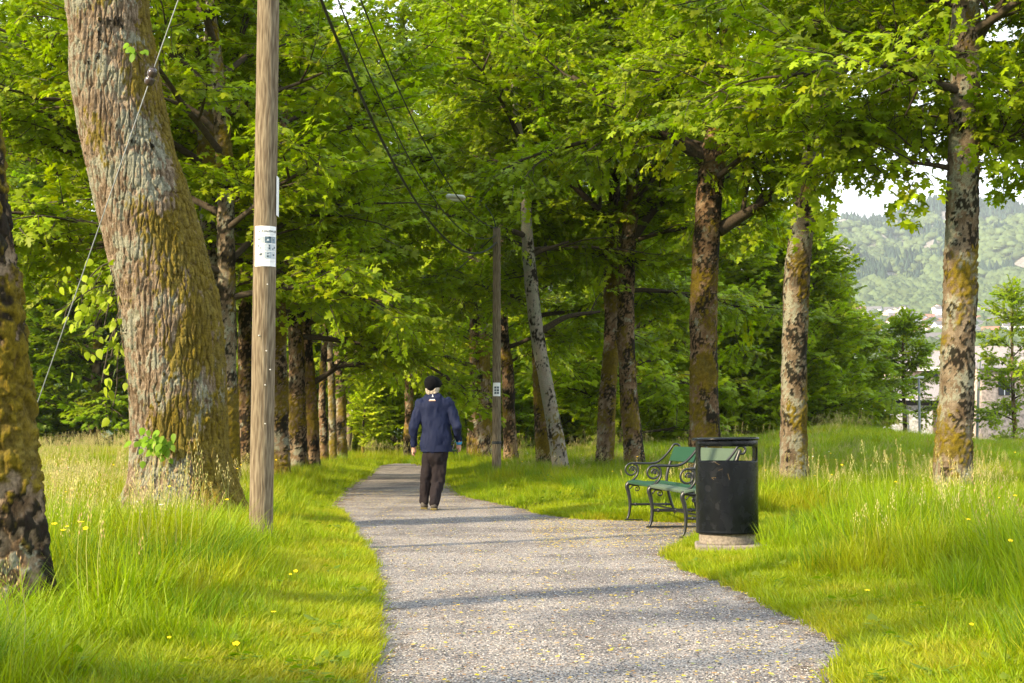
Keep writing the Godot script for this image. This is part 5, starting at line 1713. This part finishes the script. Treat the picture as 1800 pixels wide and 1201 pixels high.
func build_grass() -> void:
	var r := RandomNumberGenerator.new()
	r.seed = 99
	var tall := []
	for k in 4: tall.append([tuft(k + 1, 50, 0.17, 0.22, 0.56, 0.0044, 0.42), [], []])
	var mid := []
	for k in 2: mid.append([tuft(k + 20, 46, 0.12, 0.10, 0.24, 0.0035, 0.5), [], []])
	var low := []
	for k in 3: low.append([tuft(k + 40, 56, 0.11, 0.025, 0.088, 0.0029, 0.9), [], []])
	var heads := []
	for k in 4: heads.append([seed_head(k + 60, 5, k % 2 == 0), [], []])
	var put := func(set_: Array, x: float, z: float, s: float, sy: float, col: Color) -> void:
		sy = maxf(sy, 0.12)
		var e: Array = set_[r.randi() % set_.size()]
		var bs := Basis(Vector3.UP, r.randf_range(-0.9, 0.9) + (PI if r.randf() < 0.35 else 0.0)).scaled(Vector3(s, s * sy, s))
		e[1].append(Transform3D(bs, Vector3(x, height(x, z) - 0.01, z)))
		e[2].append(col)
	var bands := [[5.2, 8.0, 95.0, 1.0], [8.0, 12.0, 75.0, 1.0], [12.0, 18.0, 52.0, 1.05], [18.0, 28.0, 32.0, 1.15], [28.0, 45.0, 17.0, 1.35], [45.0, 72.0, 8.0, 1.7]]
	for bd in bands:
		var d0: float = bd[0]
		var d1: float = bd[1]
		var w := d1 * 0.37 + 0.8
		var n := int((d1 - d0) * 2.0 * w * bd[2])
		for i in n:
			var d := r.randf_range(d0, d1)
			var x := r.randf_range(-w, w)
			if absf(x) > d * 0.37 + 0.8: continue
			var o := off_path(x, d)
			if o < 0.06 or not free_spot(x, -d): continue
			var left := x < (along(left_edge, d) + along(right_edge, d)) * 0.5
			var verge := 0.9 if left else (0.85 if d < 14.0 else 1.9)
			if left and d < 9.5: verge = lerpf(1.15, 0.9, clampf((d - 6.0) / 3.5, 0.0, 1.0))
			if d > 30.0: verge = 1.1
			verge += n1.get_noise_2d(x * 0.7, d * 0.7) * 0.45
			var short := lerpf(1.0, 0.54, smoothstep(11.0, 24.0, d)) - 0.60 * exp(-pow((x + 3.2) / 1.5, 2.0) - pow((d - 13.9) / 2.0, 2.0)) - 0.55 * exp(-pow((x + 2.6) / 0.7, 2.0) - pow((d - 7.0) / 1.0, 2.0))
			# patches of different growth
			var m := n1.get_noise_2d(x * 0.23 + 50.0, d * 0.23)
			var m2 := n2.get_noise_2d(x * 0.9, d * 0.9 + 30.0)
			var dryness := clampf(0.16 + m * 1.0 + (0.34 * smoothstep(8.0, 14.0, d) if left else 0.0), 0.0, 1.0)
			var col := Color(0.265, 0.370, 0.006).lerp(Color(0.450, 0.410, 0.020), dryness * 0.75) * r.randf_range(0.8, 1.2)
			if m2 < -0.25: col = col.lerp(Color(0.120, 0.250, 0.008), 0.85)
			if o < verge:
				var c2 := Color(0.320, 0.385, 0.006).lerp(Color(0.22, 0.33, 0.006), clampf(0.4 + m2 * 1.4, 0.0, 1.0)) * r.randf_range(0.8, 1.2)
				if d < 30.0:
					for q in (2 if d < 12.0 else 1):
						var x2 := x + r.randf_range(-0.1, 0.1)
						var d2 := d + r.randf_range(-0.1, 0.1)
						if off_path(x2, d2) > 0.06:
							put.call(low, x2, -d2, bd[3] * r.randf_range(0.9, 1.3), r.randf_range(0.7, 1.3), c2)
				else:
					put.call(low, x, -d, bd[3] * 1.6, 1.0, c2)
				if (o > verge * 0.6 and r.randf() < 0.4) or (o > 0.2 and m2 > 0.1 and r.randf() < 0.3):
					put.call(mid, x, -d, bd[3], r.randf_range(0.6, 1.0), c2)
			elif o < verge + 0.35:
				put.call(mid, x, -d, bd[3], r.randf_range(0.8, 1.3), col)
				if r.randf() < 0.35: put.call(tall, x, -d, bd[3] * 0.9, 0.7, col)
			else:
				put.call(tall, x, -d, bd[3] * r.randf_range(0.85, 1.15), r.randf_range(0.65, 1.15) * (1.0 + 0.35 * m2) * short / sqrt(bd[3]), col)
				if r.randf() < (0.05 + 0.13 * dryness if left else 0.018 + 0.08 * dryness):
					put.call(heads, x, -d, bd[3], r.randf_range(0.7, 1.15) * minf(1.0, short + 0.1), Color(1, 1, 1) * r.randf_range(0.8, 1.25))
	# thick low cover of the verge next to the camera side of the path
	for i in 15000:
		var d := 5.2 + 15.0 * pow(r.randf(), 1.4)
		var left := r.randf() < 0.55
		var x := along(left_edge, d) - r.randf() * 1.3 if left else along(right_edge, d) + r.randf() * 1.0
		if off_path(x, d) < 0.05 or absf(x) > d * 0.36 + 0.5 or not free_spot(x, -d): continue
		var m := n2.get_noise_2d(x * 1.2, d * 1.2)
		put.call(low, x, -d, r.randf_range(0.9, 1.3), r.randf_range(0.7, 1.4), Color(0.310, 0.380, 0.006).lerp(Color(0.42, 0.37, 0.03), clampf(0.2 + m, 0.0, 0.7)) * r.randf_range(0.8, 1.2))
	# grass crowding round posts, trunks and the bin
	for s: Vector3 in solid_spots:
		if s.y < -45.0: continue
		for i in 26:
			var a := r.randf() * TAU
			if absf(s.z - 0.40) < 0.001 or absf(s.z - 0.36) < 0.001: continue
			var q := s.z + r.randf_range(0.02, 0.22)
			var x := s.x + cos(a) * q
			var z := s.y + sin(a) * q
			if off_path(x, -z) < 0.05: continue
			put.call(tall if s.y < -18.0 else mid, x, z, 0.8, r.randf_range(0.6, 1.0), Color(0.20, 0.30, 0.012) * r.randf_range(0.8, 1.2))
	# broad-leaved weeds and clover among the blades, stray tufts on the gravel's border
	var wd := []
	for k in 3:
		var wb := MB.new()
		wb.use_c = true
		var wr := RandomNumberGenerator.new()
		wr.seed = 300 + k
		for q in 9 + k * 3:
			var a := q * 2.4 + wr.randf()
			var tip := Vector3(cos(a), wr.randf_range(0.1, 0.8), sin(a)).normalized()
			var x := tip.cross(Vector3.UP).normalized()
			var g := wr.randf_range(0.75, 1.2)
			leaf_shape(wb, Transform3D(Basis(x, tip, x.cross(tip)), Vector3(cos(a), 0.0, sin(a)) * 0.01 + Vector3(0, 0.01 + 0.05 * wr.randf() * k, 0)), wr.randf_range(0.04, 0.085), Color(g, g, g), false)
		wd.append([wb.mesh(M.leaf), [], []])
	for i in 5200:
		var d := 5.6 + 24.0 * pow(r.randf(), 1.5)
		var x := r.randf_range(-0.37, 0.37) * d
		var o := off_path(x, d)
		if o < 0.02 or n2.get_noise_2d(x * 0.8 + 5.0, d * 0.8) < -0.05: continue
		if not free_spot(x, -d): continue
		if d < 10.0 and o > 1.3: continue
		put.call(wd, x, -d, r.randf_range(0.5, 0.95), 1.0 if o < 1.0 else r.randf_range(1.0, 2.0), Color(0.16, 0.27, 0.015).lerp(Color(0.27, 0.33, 0.012), r.randf()))
	for i in 900:
		var d := 5.6 + 20.0 * pow(r.randf(), 1.5)
		var x := along(left_edge, d) + 0.25 * r.randf() * r.randf() if r.randf() < 0.5 else along(right_edge, d) - 0.35 * r.randf() * r.randf()
		put.call(low, x, -d, r.randf_range(0.25, 0.7), 1.0, Color(0.27, 0.34, 0.008))
	var made := func(called: String, set_: Array, label: String, category: String) -> void:
		for e in set_:
			if e[1].size(): tag(multi(called, e[0], e[1], e[2]), label, category, "", "stuff")
	made.call("meadow_grass", tall, "tall yellowish green meadow grass on both sides of the path", "grass")
	made.call("rough_grass", mid, "knee-low rough grass between mown verge and meadow", "grass")
	made.call("mown_grass", low, "short mown bright grass along the path's edges", "grass")
	made.call("broadleaf_weed", wd, "low broad-leaved weeds and clover growing among the grass", "weeds")
	made.call("seeding_grass", heads, "thin tan seed heads standing above the meadow grass", "grass")
	# buttercups and white umbels
	for kind in 2:
		var fl := MB.new()
		fl.use_c = true
		var col := Color(0.75, 0.52, 0.01) if kind == 0 else Color(0.75, 0.75, 0.66)
		for k in (5 if kind == 0 else 14):
			var a := k * 2.4
			var rr := 0.010 if kind == 0 else 0.028 * sqrt(k / 14.0)
			var o := Vector3(cos(a) * rr, 0.002, sin(a) * rr)
			var s := 0.009 if kind == 0 else 0.007
			var i0 := fl.vert(o + Vector3(-s, 0.004, 0), col); fl.vert(o + Vector3(0, 0, s), col); fl.vert(o + Vector3(s, 0.004, 0), col); fl.vert(o + Vector3(0, 0, -s), col)
			fl.quad(i0, i0 + 1, i0 + 2, i0 + 3)
		fl.tube(PackedVector3Array([Vector3(0, -0.4, 0), Vector3.ZERO]), PackedFloat32Array([0.0016, 0.0012]), 3, Color(0.12, 0.18, 0.02))
		var fm := fl.mesh(M.seed)
		var xf := []
		var cc := []
		for i in (120 if kind == 0 else 45):
			var d := 6.0 + 40.0 * pow(r.randf(), 1.3)
			var x := r.randf_range(-0.36, 0.36) * d
			var o := off_path(x, d)
			if o < 0.25 or (kind == 1 and o < 1.2): continue
			var y := height(x, -d) + (r.randf_range(0.10, 0.2) if o < 0.9 else r.randf_range(0.4, 0.62))
			var s := r.randf_range(0.5, 0.9) * (1.0 if kind == 0 else 0.6)
			xf.append(Transform3D(Basis(Vector3(1, 0, 0), r.randf_range(0.0, 0.7)).scaled(Vector3(s, s, s)), Vector3(x, y, -d)))
			cc.append(Color.WHITE)
		tag(multi(["yellow_flower_patch", "white_flower_patch"][kind], fm, xf, cc), ["small yellow buttercups sprinkled through the grass", "small white umbel flowers sprinkled through the meadow"][kind], "flowers", "", "stuff")

func build_litter() -> void:
	var r := RandomNumberGenerator.new()
	r.seed = 123
	# loose pebbles on the gravel
	var pb := MB.new()
	pb.use_c = true
	pb.lathe(Vector3.ZERO, [Vector2(0.0, -0.5), Vector2(0.8, -0.2), Vector2(1.0, 0.15), Vector2(0.55, 0.6), Vector2(0.0, 0.68)], 6)
	var pm := pb.mesh(M.pebble)
	var xf := []
	var cc := []
	for i in 26000:
		var d := 5.8 + 13.0 * pow(r.randf(), 1.7)
		var x := r.randf_range(along(left_edge, d), along(right_edge, d))
		var s := r.randf_range(0.002, 0.0048)
		xf.append(Transform3D(Basis.from_euler(Vector3(r.randf_range(-0.4, 0.4), r.randf() * TAU, 0)).scaled(Vector3(s * r.randf_range(0.8, 1.5), s, s)), Vector3(x, 0.006 + n2.get_noise_2d(x * 3.0, d * 3.0) * 0.008, -d)))
		var g := r.randf_range(0.05, 0.50)
		cc.append(Color(g * 1.03, g * 0.97, g * r.randf_range(0.85, 0.97)))
	tag(multi("gravel", pm, xf, cc), "loose grey and pale gravel stones lying on the path", "gravel", "", "stuff")
	# fallen yellow blossoms and brown bits
	var lb := MB.new()
	lb.use_c = true
	leaf_shape(lb, Transform3D(Basis(Vector3.RIGHT, -1.45), Vector3(0, 0.004, 0)), 1.0, Color.WHITE, false)
	var lm := lb.mesh(M.litter)
	xf = []
	cc = []
	for i in 6500:
		var d := 5.8 + 22.0 * pow(r.randf(), 1.2)
		var l := along(left_edge, d)
		var rt := along(right_edge, d)
		var x := r.randf_range(l, rt)
		if r.randf() < 0.45:      # thicker round the benches
			d = r.randf_range(13.6, 18.5)
			x = r.randf_range(0.2, 2.2)
			if off_path(x, d) > 0.0: continue
		var s := r.randf_range(0.012, 0.030)
		xf.append(Transform3D(Basis(Vector3.UP, r.randf() * TAU).scaled(Vector3(s, s, s)), Vector3(x, 0.014 + r.randf() * 0.004, -d)))
		var u := r.randf()
		cc.append(Color(0.62, 0.44, 0.02) if u < 0.5 else (Color(0.36, 0.20, 0.06) if u < 0.75 else (Color(0.30, 0.34, 0.02) if u < 0.88 else Color(0.16, 0.07, 0.025))))
	tag(multi("fallen_blossom", lm, xf, cc), "tiny fallen yellow blossoms and brown bits scattered on the path", "litter", "", "stuff")
